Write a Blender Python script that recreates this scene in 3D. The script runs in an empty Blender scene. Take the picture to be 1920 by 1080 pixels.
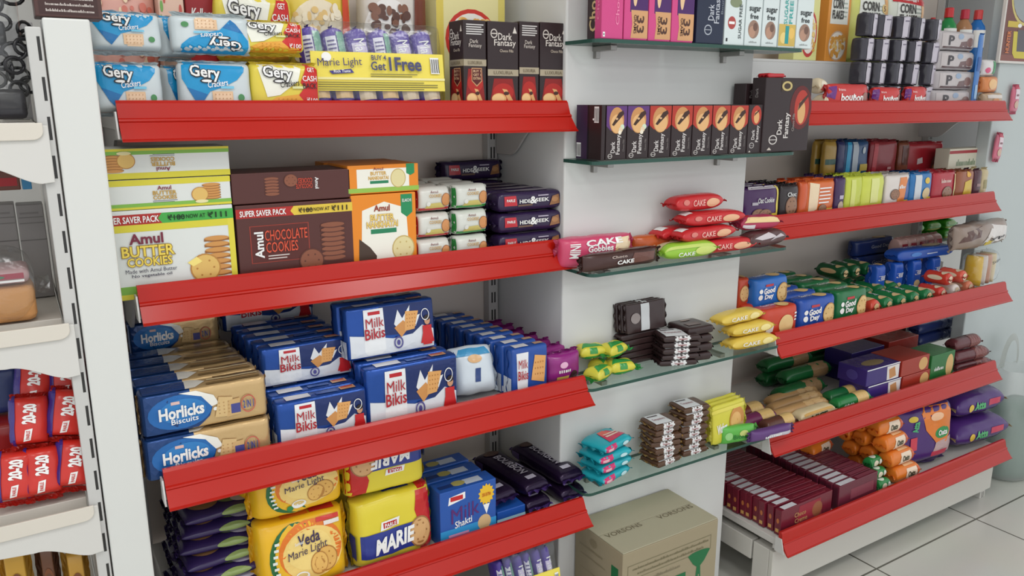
import bpy, bmesh, math, random
from mathutils import Vector, Matrix, noise
random.seed(7)
SC = bpy.context.scene
COL = SC.collection
R = math.radians

# ------------------------------------------------------------------ camera, world, light
CAM_H = 1.5
cd = bpy.data.cameras.new('camera')
cd.sensor_width = 36.0
cd.lens = 1484 / 1920 * 36
cd.clip_start = 0.02
cam = bpy.data.objects.new('camera', cd)
COL.objects.link(cam)
cam.location = (0, 0, CAM_H)
cam.rotation_euler = (R(90 - 13.3), 0, R(-32))
SC.camera = cam
SC.view_settings.view_transform = 'Standard'
SC.view_settings.look = 'None'
SC.view_settings.gamma = 1
SC.view_settings.use_curve_mapping = False
SC.view_settings.exposure = 0.12

w = bpy.data.worlds.new('world')
SC.world = w
w.use_nodes = True
w.node_tree.nodes['Background'].inputs[0].default_value = (0.95, 0.975, 1.0, 1)
w.node_tree.nodes['Background'].inputs[1].default_value = 0.98

def ceiling_lamp(x, y, sx, sy, power, z=2.86, col=(1, 0.99, 0.985)):
    l = bpy.data.lights.new('ceiling_lamp_light', 'AREA')
    l.shape = 'RECTANGLE'; l.size = sx; l.size_y = sy
    l.energy = power; l.color = col
    o = bpy.data.objects.new('ceiling_lamp_light', l)
    COL.objects.link(o); o.location = (x, y, z)
    return o
for (x, y) in ((-1.3, -0.6), (0.1, 0.2), (1.5, 0.2), (0.1, -1.8), (1.7, -1.8)):
    ceiling_lamp(x, y, 0.6, 0.6, 10.5)

# ------------------------------------------------------------------ measuring
F_PX = 1484.0
def ray(px, py):
    u = (px - 960) / F_PX; v = (540 - py) / F_PX
    p = R(13.3); a = R(32)
    fw = math.cos(p) + v * math.sin(p); up = v * math.cos(p) - math.sin(p)
    return (u * math.cos(a) + fw * math.sin(a), fw * math.cos(a) - u * math.sin(a), up)
def at(px, py, Y=None, Z=None, X=None):
    r = ray(px, py)
    if Y is not None: k = Y / r[1]
    elif X is not None: k = X / r[0]
    else: k = (Z - CAM_H) / r[2]
    return Vector((r[0] * k, r[1] * k, CAM_H + r[2] * k))

# ------------------------------------------------------------------ materials
def lin(c):
    return tuple(((x / 255) / 12.92 if x / 255 <= 0.04045 else ((x / 255 + 0.055) / 1.055) ** 2.4) for x in c)
MATS = {}
def mat(c, kind='ink'):
    k = (tuple(c), kind)
    if k in MATS: return MATS[k]
    m = bpy.data.materials.new('%s_%02x%02x%02x' % ((kind,) + tuple(int(x) for x in c)))
    m.use_nodes = True
    nt = m.node_tree; n = nt.nodes; b = n['Principled BSDF']
    b.inputs['Base Color'].default_value = (*lin(c), 1)
    rough, metal, spec, bump, scale = {
        'ink': (0.42, 0, 0.4, 0, 1), 'card': (0.42, 0, 0.45, 0.02, 300), 'film': (0.27, 0, 0.5, 0.25, 28),
        'foil': (0.24, 0.45, 0.5, 0.35, 30), 'foilink': (0.25, 0.15, 0.5, 0.3, 30), 'paint': (0.33, 0, 0.5, 0.015, 400), 'gloss': (0.26, 0, 0.4, 0, 1),
        'matte': (0.75, 0, 0.3, 0.05, 90), 'wall': (0.6, 0, 0.35, 0.04, 60), 'steel': (0.35, 0.8, 0.5, 0, 1),
        'bread': (0.8, 0, 0.2, 0.4, 120), 'finewrap': (0.3, 0, 0.5, 0.35, 60)}[kind]
    b.inputs['Roughness'].default_value = rough
    b.inputs['Metallic'].default_value = metal
    b.inputs['Specular IOR Level'].default_value = spec
    if bump:
        tc = n.new('ShaderNodeTexCoord'); nz = n.new('ShaderNodeTexNoise'); bp = n.new('ShaderNodeBump')
        nz.inputs['Scale'].default_value = scale; nz.inputs['Detail'].default_value = 3
        bp.inputs['Strength'].default_value = bump; bp.inputs['Distance'].default_value = 0.004
        nt.links.new(tc.outputs['Object'], nz.inputs['Vector'])
        nt.links.new(nz.outputs['Fac'], bp.inputs['Height'])
        nt.links.new(bp.outputs['Normal'], b.inputs['Normal'])
    MATS[k] = m
    return m
def clear_mat(name, tint=(0.96, 0.97, 0.97), gloss=0.05, rough=0.22):
    if name in MATS: return MATS[name]
    m = bpy.data.materials.new(name); m.use_nodes = True
    nt = m.node_tree; n = nt.nodes; n.remove(n['Principled BSDF'])
    t = n.new('ShaderNodeBsdfTransparent'); t.inputs[0].default_value = (*tint, 1)
    g = n.new('ShaderNodeBsdfGlossy'); g.inputs['Roughness'].default_value = rough
    lw = n.new('ShaderNodeLayerWeight'); lw.inputs['Blend'].default_value = 0.5
    pw = n.new('ShaderNodeMath'); pw.operation = 'POWER'; pw.inputs[1].default_value = 4
    nt.links.new(lw.outputs['Facing'], pw.inputs[0])
    ad = n.new('ShaderNodeMath'); ad.operation = 'MULTIPLY_ADD'; ad.inputs[1].default_value = 0.5; ad.inputs[2].default_value = gloss + 0.03
    mx = n.new('ShaderNodeMixShader')
    if gloss > 0.02:
        tc = n.new('ShaderNodeTexCoord'); nz = n.new('ShaderNodeTexNoise'); bp = n.new('ShaderNodeBump')
        nz.inputs['Scale'].default_value = 45; bp.inputs['Strength'].default_value = 0.3; bp.inputs['Distance'].default_value = 0.008
        nt.links.new(tc.outputs['Object'], nz.inputs['Vector']); nt.links.new(nz.outputs['Fac'], bp.inputs['Height'])
        nt.links.new(bp.outputs['Normal'], g.inputs['Normal'])
    nt.links.new(pw.outputs[0], ad.inputs[0]); nt.links.new(ad.outputs[0], mx.inputs[0])
    nt.links.new(t.outputs[0], mx.inputs[1]); nt.links.new(g.outputs[0], mx.inputs[2])
    nt.links.new(mx.outputs[0], n['Material Output'].inputs['Surface'])
    MATS[name] = m
    return m
CLEAR = clear_mat('clear_film')
GLASS = clear_mat('shelf_glass', (0.86, 0.93, 0.9), 0.0, 0.02)

# ------------------------------------------------------------------ mesh helpers
def to_mesh(bm, name, mats, smooth=False):
    me = bpy.data.meshes.new(name)
    if smooth:
        for f in bm.faces: f.smooth = True
    bm.to_mesh(me); bm.free()
    for m in (mats if isinstance(mats, (list, tuple)) else [mats]): me.materials.append(m)
    return me
def link(name, me, parent=None, loc=(0, 0, 0)):
    o = bpy.data.objects.new(name, me); COL.objects.link(o)
    o.location = loc
    if parent: o.parent = parent
    return o
def tag(o, label=None, cat=None, group=None, kind=None):
    if label: o['label'] = label
    if cat: o['category'] = cat
    if group: o['group'] = group
    if kind: o['kind'] = kind
    return o
def empty(name, loc, label, cat, group=None, rot=(0, 0, 0)):
    o = bpy.data.objects.new(name, None); COL.objects.link(o)
    o.empty_display_size = 0.03
    o.location = loc; o.rotation_euler = rot
    return tag(o, label, cat, group)
def abox(bm, x0, x1, y0, y1, z0, z1, bev=0.0, mi=0):
    vs = [bm.verts.new(p) for p in ((x0, y0, z0), (x1, y0, z0), (x1, y1, z0), (x0, y1, z0), (x0, y0, z1), (x1, y0, z1), (x1, y1, z1), (x0, y1, z1))]
    fs = [bm.faces.new([vs[i] for i in q]) for q in ((3, 2, 1, 0), (4, 5, 6, 7), (0, 1, 5, 4), (1, 2, 6, 5), (2, 3, 7, 6), (3, 0, 4, 7))]
    for f in fs: f.material_index = mi
    if bev:
        es = list({e for f in fs for e in f.edges})
        r = bmesh.ops.bevel(bm, geom=es, offset=bev, segments=2, affect='EDGES', profile=0.5)
        for f in r['faces']: f.material_index = mi
def boxm(name, x0, x1, y0, y1, z0, z1, m, bev=0.0):
    bm = bmesh.new(); abox(bm, x0, x1, y0, y1, z0, z1, bev)
    return to_mesh(bm, name, m)
def prism(bm, pts, axis, a0, a1, mi=0):
    # outline pts in the two other axes, extruded along axis from a0 to a1
    def p3(q, a):
        return {'x': (a, q[0], q[1]), 'y': (q[0], a, q[1]), 'z': (q[0], q[1], a)}[axis]
    A = [bm.verts.new(p3(q, a0)) for q in pts]; B = [bm.verts.new(p3(q, a1)) for q in pts]
    n = len(pts); fs = [bm.faces.new(A), bm.faces.new(B[::-1])]
    for i in range(n): fs.append(bm.faces.new((A[i], B[i], B[(i + 1) % n], A[(i + 1) % n])))
    for f in fs: f.material_index = mi
    return fs
def prismm(name, pts, axis, a0, a1, m, bev=0):
    bm = bmesh.new(); prism(bm, pts, axis, a0, a1)
    bmesh.ops.recalc_face_normals(bm, faces=bm.faces[:])
    if bev: bmesh.ops.bevel(bm, geom=bm.edges[:], offset=bev, segments=2, affect='EDGES', profile=0.5)
    return to_mesh(bm, name, m)
def tube(bm, pts, r, n=8, mi=0, cap=True):
    rings = []
    pts = [Vector(p) for p in pts]
    for i, p in enumerate(pts):
        t = (pts[min(i + 1, len(pts) - 1)] - pts[max(i - 1, 0)]).normalized()
        a = t.orthogonal().normalized(); b = t.cross(a)
        if rings and i:
            a = (pa - t * pa.dot(t)).normalized(); b = t.cross(a)
        pa = a
        rr = r[i] if isinstance(r, (list, tuple)) else r
        rings.append([bm.verts.new(p + (a * math.cos(2 * math.pi * k / n) + b * math.sin(2 * math.pi * k / n)) * rr) for k in range(n)])
    for i in range(len(rings) - 1):
        for k in range(n):
            f = bm.faces.new((rings[i][k], rings[i][(k + 1) % n], rings[i + 1][(k + 1) % n], rings[i + 1][k])); f.material_index = mi
    if cap:
        bm.faces.new(rings[0][::-1]).material_index = mi; bm.faces.new(rings[-1]).material_index = mi
def lathe(bm, prof, n=20, mi=0):
    rings = [[bm.verts.new((r * math.cos(2 * math.pi * k / n), r * math.sin(2 * math.pi * k / n), z)) for k in range(n)] for r, z in prof]
    for i in range(len(rings) - 1):
        for k in range(n):
            f = bm.faces.new((rings[i][k], rings[i][(k + 1) % n], rings[i + 1][(k + 1) % n], rings[i + 1][k])); f.material_index = mi
    bm.faces.new(rings[0][::-1]).material_index = mi; bm.faces.new(rings[-1]).material_index = mi

# ------------------------------------------------------------------ print (flat shapes and words) mapped onto a face
TXT = {}
def text_tris(s, off=0.0, shear=0.0):
    k = (s, off, shear)
    if k in TXT: return TXT[k]
    cu = bpy.data.curves.new('words', 'FONT'); cu.body = s; cu.resolution_u = 2
    cu.offset = off; cu.shear = shear; cu.align_x = 'CENTER'; cu.space_line = 0.85
    o = bpy.data.objects.new('words', cu); COL.objects.link(o)
    dg = bpy.context.evaluated_depsgraph_get()
    me = o.evaluated_get(dg).to_mesh()
    vs = [(v.co.x, v.co.y) for v in me.vertices]; fs = [tuple(p.vertices) for p in me.polygons]
    o.evaluated_get(dg).to_mesh_clear()
    bpy.data.objects.remove(o); bpy.data.curves.remove(cu)
    if not vs: vs = [(0, 0), (1, 0), (1, 1)]; fs = []
    x0 = min(v[0] for v in vs); x1 = max(v[0] for v in vs); y0 = min(v[1] for v in vs); y1 = max(v[1] for v in vs)
    # plain letters are fitted on the unbold box so an outline stays in step
    TXT[k] = (vs, fs, (x0, x1, y0, y1))
    return TXT[k]
def shape2d(it):
    """-> verts in 0..1 face coordinates, faces"""
    t = it[0]
    if t == 'r':
        _, c, x0, y0, x1, y1 = it
        return [(x0, y0), (x1, y0), (x1, y1), (x0, y1)], [(0, 1, 2, 3)]
    if t == 'p':
        return list(it[2]), [tuple(range(len(it[2])))]
    if t == 'e':
        _, c, cx, cy, rx, ry = it; n = 22
        vs = [(cx, cy)] + [(cx + rx * k * math.cos(2 * math.pi * i / n), cy + ry * k * math.sin(2 * math.pi * i / n)) for k in (0.5, 1) for i in range(n)]
        fs = [(0, 1 + i, 1 + (i + 1) % n) for i in range(n)] + [(1 + i, 1 + n + i, 1 + n + (i + 1) % n, 1 + (i + 1) % n) for i in range(n)]
        return vs, fs
    if t == 's':   # unreadable small print: ('s', colour, _, cx, cy, width, height)
        _, c, s_, cx, cy, wd, ht = it[:7]; vs, fs = [], []
        n = max(4, 2 * len(s_)); rr = random.Random(len(s_) * 31 + int(cx * 100))
        for k in range(n):
            x0 = cx - wd / 2 + wd * k / n; hh = ht * rr.choice((.55, .6, .62, .95)); bw = wd / n * rr.uniform(.45, .8); b = len(vs)
            vs += [(x0, cy - ht / 2), (x0 + bw, cy - ht / 2), (x0 + bw, cy - ht / 2 + hh), (x0, cy - ht / 2 + hh)]; fs.append((b, b + 1, b + 2, b + 3))
        return vs, fs
    if t == 'g':   # ring
        _, c, cx, cy, rx, ry, wd = it; n = 28
        vs = [(cx + rx * k * math.cos(2 * math.pi * i / n), cy + ry * k * math.sin(2 * math.pi * i / n)) for k in (1 - wd, 1) for i in range(n)]
        return vs, [(i, n + i, n + (i + 1) % n, (i + 1) % n) for i in range(n)]
    if t == 't':   # ('t', colour, words, cx, cy, width, height, rot, bold, shear)
        it = list(it) + [0, 0.012, 0.0][len(it) - 7:]
        _, c, s, cx, cy, wd, ht, rot, off, sh = it
        if 'Ma' in s or 'Mi' in s: off = 0.0      # the notch of a capital M closes up when thickened
        vs, fs, _b = text_tris(s, off, sh)
        x0, x1, y0, y1 = text_tris(s, 0.0, sh)[2]
        sx = max(x1 - x0, 1e-4); sy = max(y1 - y0, 1e-4)
        rot = rot % 360
        out = []
        for x, y in vs:
            a = (x - (x0 + x1) / 2) / sx; b = (y - (y0 + y1) / 2) / sy
            if 60 < rot < 120:
                sl = math.tan(R(90 - rot)); out.append((cx - b * wd + sl * a * wd * .6, cy + a * ht))
            elif 250 < rot < 290: out.append((cx + b * wd, cy - a * ht))
            elif rot == 180: out.append((cx - a * wd, cy - b * ht))
            else:
                q = rot if rot < 180 else rot - 360
                out.append((cx + a * wd, cy + b * ht + math.tan(R(q)) * a * wd))
        return out, fs
def print_mesh(items, name, fmap, dims, flat, off0, step=0.00012, kind='ink'):
    """items -> one mesh mapped by fmap(face,u,v,off)"""
    bm = bmesh.new(); mats = []; idx = {}
    lay = 0; last = None
    for face, it in items:
        if face != last: lay, last = 0, face
        W, H = dims(face)
        vs, fs = shape2d(it)
        if not fs: continue
        b2 = bmesh.new()
        vv = [b2.verts.new((x * W, y * H, 0)) for x, y in vs]
        for f in fs:
            try: b2.faces.new([vv[i] for i in f])
            except ValueError: pass
        if not flat:
            big = max(W, H) / 11
            for _ in range(4):
                es = [e for e in b2.edges if e.calc_length() > big]
                if not es: break
                bmesh.ops.triangulate(b2, faces=[f for f in b2.faces if len(f.verts) > 3])
                es = [e for e in b2.edges if e.calc_length() > big]
                bmesh.ops.subdivide_edges(b2, edges=es, cuts=1)
            bmesh.ops.triangulate(b2, faces=[f for f in b2.faces if len(f.verts) > 3])
        m = mat(it[1], kind)
        if m.name not in idx: idx[m.name] = len(mats); mats.append(m)
        off = off0 + step * min(lay, 9) + 0.00003 * max(0, lay - 9); lay += 1
        b2.verts.index_update()
        nv = [bm.verts.new(fmap(face, v.co.x / W, v.co.y / H, off)) for v in b2.verts]
        for f in b2.faces:
            try: g = bm.faces.new([nv[v.index] for v in f.verts]); g.material_index = idx[m.name]
            except ValueError: pass
        b2.free()
    return to_mesh(bm, name, mats)

# ------------------------------------------------------------------ packs
FACES = ('front', 'top', 'left', 'right', 'back')
def pack_parts(w, h, d, kind, col, art, fin=0.009, finish=None, inv=False, crumple=0.0012, seal=None, n=None, pw=None, axis=None, seed=0, clear=False, two=None):
    """-> list of (part name, mesh); origin at the middle of the base, front towards -Y"""
    if isinstance(art, list): art = {'front': art}
    parts = []
    dims = lambda f: {'front': (w, h), 'back': (w, h), 'top': (w, d), 'left': (d, h), 'right': (d, h)}[f]
    if kind == 'box':
        bm = bmesh.new(); abox(bm, -w / 2, w / 2, -d / 2, d / 2, 0, h, min(0.0018, w / 12, h / 12, d / 12))
        body = to_mesh(bm, 'carton', mat(col, finish or 'card'))
        parts.append(('carton', body))
        def fmap(f, u, v, o):
            return {'front': (w * (u - .5), -d / 2 - o, h * v), 'back': (w * (.5 - u), d / 2 + o, h * v), 'top': (w * (u - .5), d * (v - .5), h + o),
                    'left': (-w / 2 - o, d * (.5 - u), h * v), 'right': (w / 2 + o, d * (u - .5), h * v)}[f]
        flat = True; off0 = 0.0003
    else:
        ax, nn, p_ = {'pil': ('x', 2.6, 5), 'blk': ('x', 7, 22), 'rol': ('x', 2.1, 14), 'sac': ('z', 2.4, 5), 'long': ('y', 4, 14), 'bag': ('z', 2.6, 6)}[kind]
        ax = axis or ax; nn = n or nn; p_ = pw or p_
        D = {'x': w, 'y': d, 'z': h}
        L = D[ax] - 2 * fin
        o1, o2 = [k for k in 'xyz' if k != ax]
        thin = o1 if D[o1] < D[o2] else o2
        wide = o2 if thin == o1 else o1
        def half(k, l):
            t = max(0.0, 1 - abs(l) ** p_)
            return D[k] / 2 * ((0.05 + 0.95 * t ** 0.5) if k == thin else (0.9 + 0.1 * t ** 0.5))
        def crum(p):
            q = {k: p[i] for i, k in enumerate('xyz')}
            r = Vector((0, 0, 0))
            for i, k in enumerate('xyz'):
                if k != ax: r[i] = q[k] / D[k]
            if r.length < 1e-6: return Vector(p)
            s = noise.noise(Vector(p) * 26 + Vector((seed, 3.1, 1.7))) + 0.5 * noise.noise(Vector(p) * 48 + Vector((seed, 0, 9)))
            return Vector(p) + r.normalized() * s * crumple
        bm = bmesh.new(); N, M = (26, 36) if w * h > .006 or w * d > .006 else (18, 28)
        rings = []
        for i in range(N + 1):
            l = math.sin(math.pi / 2 * (2 * i / N - 1)); ring = []
            for j in range(M):
                th = 2 * math.pi * j / M; c, s = math.cos(th), math.sin(th)
                q = {ax: l * L / 2, o1: half(o1, l) * math.copysign(abs(c) ** (2 / nn), c), o2: half(o2, l) * math.copysign(abs(s) ** (2 / nn), s)}
                ring.append(bm.verts.new(crum((q['x'], q['y'], q['z'])) + Vector((0, 0, h / 2 + crumple))))
            rings.append(ring)
        for i in range(N):
            for j in range(M): bm.faces.new((rings[i][j], rings[i][(j + 1) % M], rings[i + 1][(j + 1) % M], rings[i + 1][j]))
        bm.faces.new(rings[0][::-1]); bm.faces.new(rings[-1])
        bmesh.ops.recalc_face_normals(bm, faces=bm.faces[:])
        wm = [CLEAR if clear else mat(col, finish or 'film')]
        if two:      # wrapper printed in a second colour from the left end up to this share of its width
            wm.append(mat(two[0], finish or 'film'))
            for f in bm.faces:
                if f.calc_center_median().x < (two[1] - .5) * w: f.material_index = 1
        body = to_mesh(bm, 'wrapper', wm, True)
        parts.append(('wrapper', body))
        if fin > 0:
            for sg in (-1, 1):
                bm = bmesh.new(); K = 15; g = []
                for i in range(4):
                    row = []
                    for j in range(K):
                        a = (j / (K - 1) - .5) * D[wide] * (0.9 + 0.03 * i)
                        ext = fin * i / 3 * (1 + (0.12 if (j % 2 and i == 3) else 0))
                        q = {ax: sg * (L / 2 - 0.001 + ext), wide: a, thin: 0.0012 * math.sin(j * 1.3 + i * 1.1 + seed) * (i + .5) * (0.6 + D[thin] * 12) + D[thin] * 0.05 * math.sin(j * .5 + sg + seed)}
                        row.append(bm.verts.new(Vector((q['x'], q['y'], q['z'] + h / 2))))
                    g.append(row)
                fs = [bm.faces.new((g[i][j], g[i][j + 1], g[i + 1][j + 1], g[i + 1][j])) for i in range(3) for j in range(K - 1)]
                bmesh.ops.solidify(bm, geom=fs, thickness=0.0006)
                parts.append(('end_seal', to_mesh(bm, 'end_seal', CLEAR if clear else mat(seal or col, finish or 'film'))))
        def bulge(h0, a, b):
            return h0 * max(0.0, 1 - min(1.0, abs(a / b)) ** nn) ** (1 / nn)
        kx = 0.91
        def fmap(f, u, v, o):
            if f in ('front', 'back'):
                x = (u - .5) * w * kx; z = (v - .5) * h * kx
                sg = -1 if f == 'front' else 1
                if sg > 0: x = -x
                if ax == 'x': l = min(1, abs(x / (L / 2))); z = z * half('z', l) / (h / 2); p = (x, sg * bulge(half('y', l), z, half('z', l)), z)
                elif ax == 'z': l = min(1, abs(z / (L / 2))); x = x * half('x', l) / (w / 2); p = (x, sg * bulge(half('y', l), x, half('x', l)), z)
                else: p = (x, sg * L / 2, z)
                nrm = Vector((0, sg, 0))
            elif f == 'top':
                x = (u - .5) * w * kx; y = (v - .5) * d * kx
                if ax == 'x': l = min(1, abs(x / (L / 2))); y = y * half('y', l) / (d / 2); p = (x, y, bulge(half('z', l), y, half('y', l)))
                elif ax == 'y': l = min(1, abs(y / (L / 2))); x = x * half('x', l) / (w / 2); p = (x, y, bulge(half('z', l), x, half('x', l)))
                else: p = (x, y, L / 2)
                nrm = Vector((0, 0, 1))
            else:
                sg = -1 if f == 'left' else 1
                y = (u - .5) * d * kx * -sg * -1; z = (v - .5) * h * kx
                if f == 'left': y = (.5 - u) * d * kx
                if ax == 'y': l = min(1, abs(y / (L / 2))); z = z * half('z', l) / (h / 2); p = (sg * bulge(half('x', l), z, half('z', l)), y, z)
                elif ax == 'z': l = min(1, abs(z / (L / 2))); y = y * half('y', l) / (d / 2); p = (sg * bulge(half('x', l), y, half('y', l)), y, z)
                else: p = (sg * L / 2, y, z)
                nrm = Vector((sg, 0, 0))
            return crum(p) + nrm * o + Vector((0, 0, h / 2 + crumple))
        flat = False; off0 = 0.0011 if max(w, h, d) < .12 else 0.0014
    items = [(f, it) for f in FACES if f in art for it in art[f]]
    des = [q for q in items if q[1][0] != 't']; let = [q for q in items if q[1][0] == 't']
    pk = 'ink' if kind == 'box' else ('film' if finish != 'foil' else 'foilink')
    if des: parts.append(('printed_design', print_mesh(des, 'printed_design', fmap, dims, flat, off0, step=0.00007 if flat else 0.00022, kind=pk)))
    if let: parts.append(('lettering', print_mesh(let, 'lettering', fmap, dims, flat, off0 + (0.00007 if flat else 0.00022) * min(len(des), 9) + 0.00003 * max(0, len(des) - 9) + 0.0003, step=0.00008 if flat else 0.00016, kind=pk)))
    if inv:
        for nme, me in parts:
            me.transform(Matrix.Translation((0, 0, h)) @ Matrix.Rotation(math.pi, 4, 'Y'))
    return parts

class Item:
    """one kind of pack, placed any number of times"""
    def __init__(s, name, cat, parts, w, h, d, group=None):
        s.name, s.cat, s.parts, s.w, s.h, s.d, s.group = name, cat, parts, w, h, d, group
        s.X = s.Y = s.Z = 0.0; s.rot = (0, 0, 0); s.gap = 0.0
    def put(s, X, Y, Z, label, rot=(0, 0, 0), group=None):
        Z += 0.0006 + s.d / 2 * abs(math.sin(rot[0])) + s.w / 2 * abs(math.sin(rot[1]))
        r = empty(s.name, (X, Y, Z), label, s.cat, group or s.group, rot)
        for nm, me in s.parts:
            o = bpy.data.objects.new(nm, me); COL.objects.link(o); o.parent = r
        return r
    def file(s, n, label, step=None, dx=0.0, dz=0.0, jit=0.002, start=1, rot=None, base=None, jrot=1.5):
        """n more behind the first; label has %s for the ordinal"""
        step = (step or s.d + 0.002) + s.gap
        X, Y, Z = base or (s.X, s.Y, s.Z)
        for i in range(start, start + n):
            rr = rot or s.rot
            s.put(X + dx * i + random.uniform(-jit, jit), Y + step * i, Z + dz * i, label % ORD[i + (0 if base is None else 0)], (rr[0], rr[1], rr[2] + R(random.uniform(-jrot, jrot))))
ORD = ['first', 'second', 'third', 'fourth', 'fifth', 'sixth', 'seventh', 'eighth', 'ninth', 'tenth', 'eleventh', 'twelfth', 'thirteenth', 'fourteenth', 'fifteenth', 'sixteenth']

def fit(x0, x1, yt, Y, zb):
    a = at(x0, yt, Y=Y); b = at(x1, yt, Y=Y); c = at((x0 + x1) / 2, yt, Y=Y)
    return b.x - a.x, c.z - zb, (a.x + b.x) / 2
def P(name, cat, label, px, Y, zb, d, kind, col, art=(), group=None, rot=(0, 0, 0), place=True, h=None, w=None, **kw):
    W, H, X = fit(px[0], px[1], px[2], Y, zb)
    W = w or W; H = h or H
    it = Item(name, cat, pack_parts(W, H, d, kind, col, list(art) if not isinstance(art, dict) else art, seed=random.uniform(0, 50), **kw), W, H, d, group)
    it.X, it.Y, it.Z, it.rot = X, Y + d / 2, zb, rot
    it.gap = 0 if kind == 'box' else 2.6 * kw.get('crumple', .0012)
    it.top = zb + H + d * abs(math.sin(rot[0])) + W * abs(math.sin(rot[1])) + (0.0008 if kind == 'box' else 2.6 * kw.get('crumple', .0012))
    if place: it.put(X, Y + d / 2, zb, label, rot)
    return it

# ------------------------------------------------------------------ the shop: walls, floor, ceiling
WHITE = (214, 214, 211); OFFW = (222, 220, 214); GREYP = (190, 186, 182); RED = (180, 26, 13)
def structure(name, me): return tag(link(name, me), kind='structure')

def floor_mat():
    m = bpy.data.materials.new('floor_tiles'); m.use_nodes = True
    nt = m.node_tree; n = nt.nodes; b = n['Principled BSDF']
    tc = n.new('ShaderNodeTexCoord'); mp = n.new('ShaderNodeMapping'); br = n.new('ShaderNodeTexBrick')
    mp.inputs['Location'].default_value = (-2.25 + 0.6 * 4, -1.335 + 0.6 * 3, 0)
    br.offset = 0; br.squash = 1
    br.inputs['Color1'].default_value = (*lin((210, 210, 201)), 1); br.inputs['Color2'].default_value = (*lin((206, 206, 197)), 1)
    br.inputs['Mortar'].default_value = (*lin((92, 90, 80)), 1)
    br.inputs['Scale'].default_value = 1; br.inputs['Mortar Size'].default_value = 0.0035; br.inputs['Mortar Smooth'].default_value = 0.1
    br.inputs['Brick Width'].default_value = 0.6; br.inputs['Row Height'].default_value = 0.6
    nz = n.new('ShaderNodeTexNoise'); nz.inputs['Scale'].default_value = 3; mx = n.new('ShaderNodeMixRGB'); mx.blend_type = 'MULTIPLY'; mx.inputs[0].default_value = 0.12
    nt.links.new(tc.outputs['Object'], mp.inputs[0]); nt.links.new(mp.outputs[0], br.inputs['Vector'])
    nt.links.new(tc.outputs['Object'], nz.inputs[0])
    nt.links.new(br.outputs['Color'], mx.inputs[1]); nt.links.new(nz.outputs['Color'], mx.inputs[2])
    nt.links.new(mx.outputs[0], b.inputs['Base Color']); b.inputs['Roughness'].default_value = 0.22
    return m
structure('floor', boxm('floor', -2.5, 6, -3, 4, -0.05, 0, floor_mat()))
structure('ceiling', boxm('ceiling', -2.5, 6, -3, 4, 3.0, 3.05, mat((235, 235, 232), 'wall')))
structure('wall_back', boxm('wall_back', -2.5, 6, 2.35, 2.45, 0, 3.0, mat((205, 204, 200), 'wall')))
# white column between the two red-lipped bays, where the glass shelves hang
PX0, PX1, PY = 1.116, 1.744, 1.55
structure('wall_pier', boxm('wall_pier', PX0, PX1, PY, 2.35, 0, 3.0, mat((216, 216, 214), 'wall'), 0.004))
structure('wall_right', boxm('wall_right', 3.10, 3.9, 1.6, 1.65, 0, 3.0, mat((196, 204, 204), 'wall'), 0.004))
# ------------------------------------------------------------------ racks
YB = 1.88                       # back panels
LVL = {1: 1.47, 2: 1.145, 3: .82, 4: .498, 5: .214}          # tray surfaces
LIPY = {1: 1.54, 2: 1.535, 3: 1.45, 4: 1.445, 5: 1.37}
WHERE = ['', 'top', 'second', 'third', 'fourth', 'bottom']
def slot_mat(col, xs, hw, pitch, ln):
    # painted steel with punched slots: dark where |x - xs| < hw and z mod pitch < ln
    m = bpy.data.materials.new('slotted_steel'); m.use_nodes = True
    nt = m.node_tree; n = nt.nodes; b = n['Principled BSDF']; b.inputs['Roughness'].default_value = .4
    tc = n.new('ShaderNodeTexCoord'); sp = n.new('ShaderNodeSeparateXYZ'); nt.links.new(tc.outputs['Object'], sp.inputs[0])
    def M(op, a, c):
        q = n.new('ShaderNodeMath'); q.operation = op
        for i, v in enumerate((a, c)):
            if isinstance(v, (int, float)): q.inputs[i].default_value = v
            else: nt.links.new(v, q.inputs[i])
        return q.outputs[0]
    acc = None
    for x in xs:
        k = M('LESS_THAN', M('ABSOLUTE', M('SUBTRACT', sp.outputs[0], x), 0), hw)
        acc = k if acc is None else M('MAXIMUM', acc, k)
    acc = M('MULTIPLY', acc, M('LESS_THAN', M('MODULO', sp.outputs[2], pitch), ln))
    mx = n.new('ShaderNodeMixRGB'); nt.links.new(acc, mx.inputs[0])
    mx.inputs[1].default_value = (*lin(col), 1); mx.inputs[2].default_value = (*lin((38, 36, 35)), 1)
    nt.links.new(mx.outputs[0], b.inputs['Base Color'])
    return m
def rack_frame(name, X0, X1, label):
    t = empty(name, ((X0 + X1) / 2, YB, 0), label, 'shelf rack')
    ox, oy = (X0 + X1) / 2, YB
    def loc(me): me.transform(Matrix.Translation((-ox, -oy, 0))); return me
    link('back_panel', loc(boxm('back_panel', X0, X1, YB, YB + .02, .1, 2.25, mat((214, 203, 194), 'paint'))), t)
    for x in (X0 + .004, X1 - .034):
        link('upright', boxm('upright', -.015, .015, -.03, -.001, 0, 2.25, slot_mat((186, 183, 180), (-.0045, .0045), .0024, .05, .03), .002), t, (x + .015 - ox, 0, 0))
    return t
def bracket_pts(dep, rear):
    # side outline (y, z) below the tray: deep at the upright, sweeping up to the front
    pts = [(rear, 0), (rear, -.085)]
    for k in range(9):
        a = k / 8
        pts.append((rear - .07 - a * .10, -.085 + .065 * (3 * a * a - 2 * a ** 3)))
    pts += [(rear - dep + .02, -.014), (rear - dep + .02, 0)]
    return pts
RISE = {4: .018, 5: .010}      # the farther bay's two lowest trays hang a little higher
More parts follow.
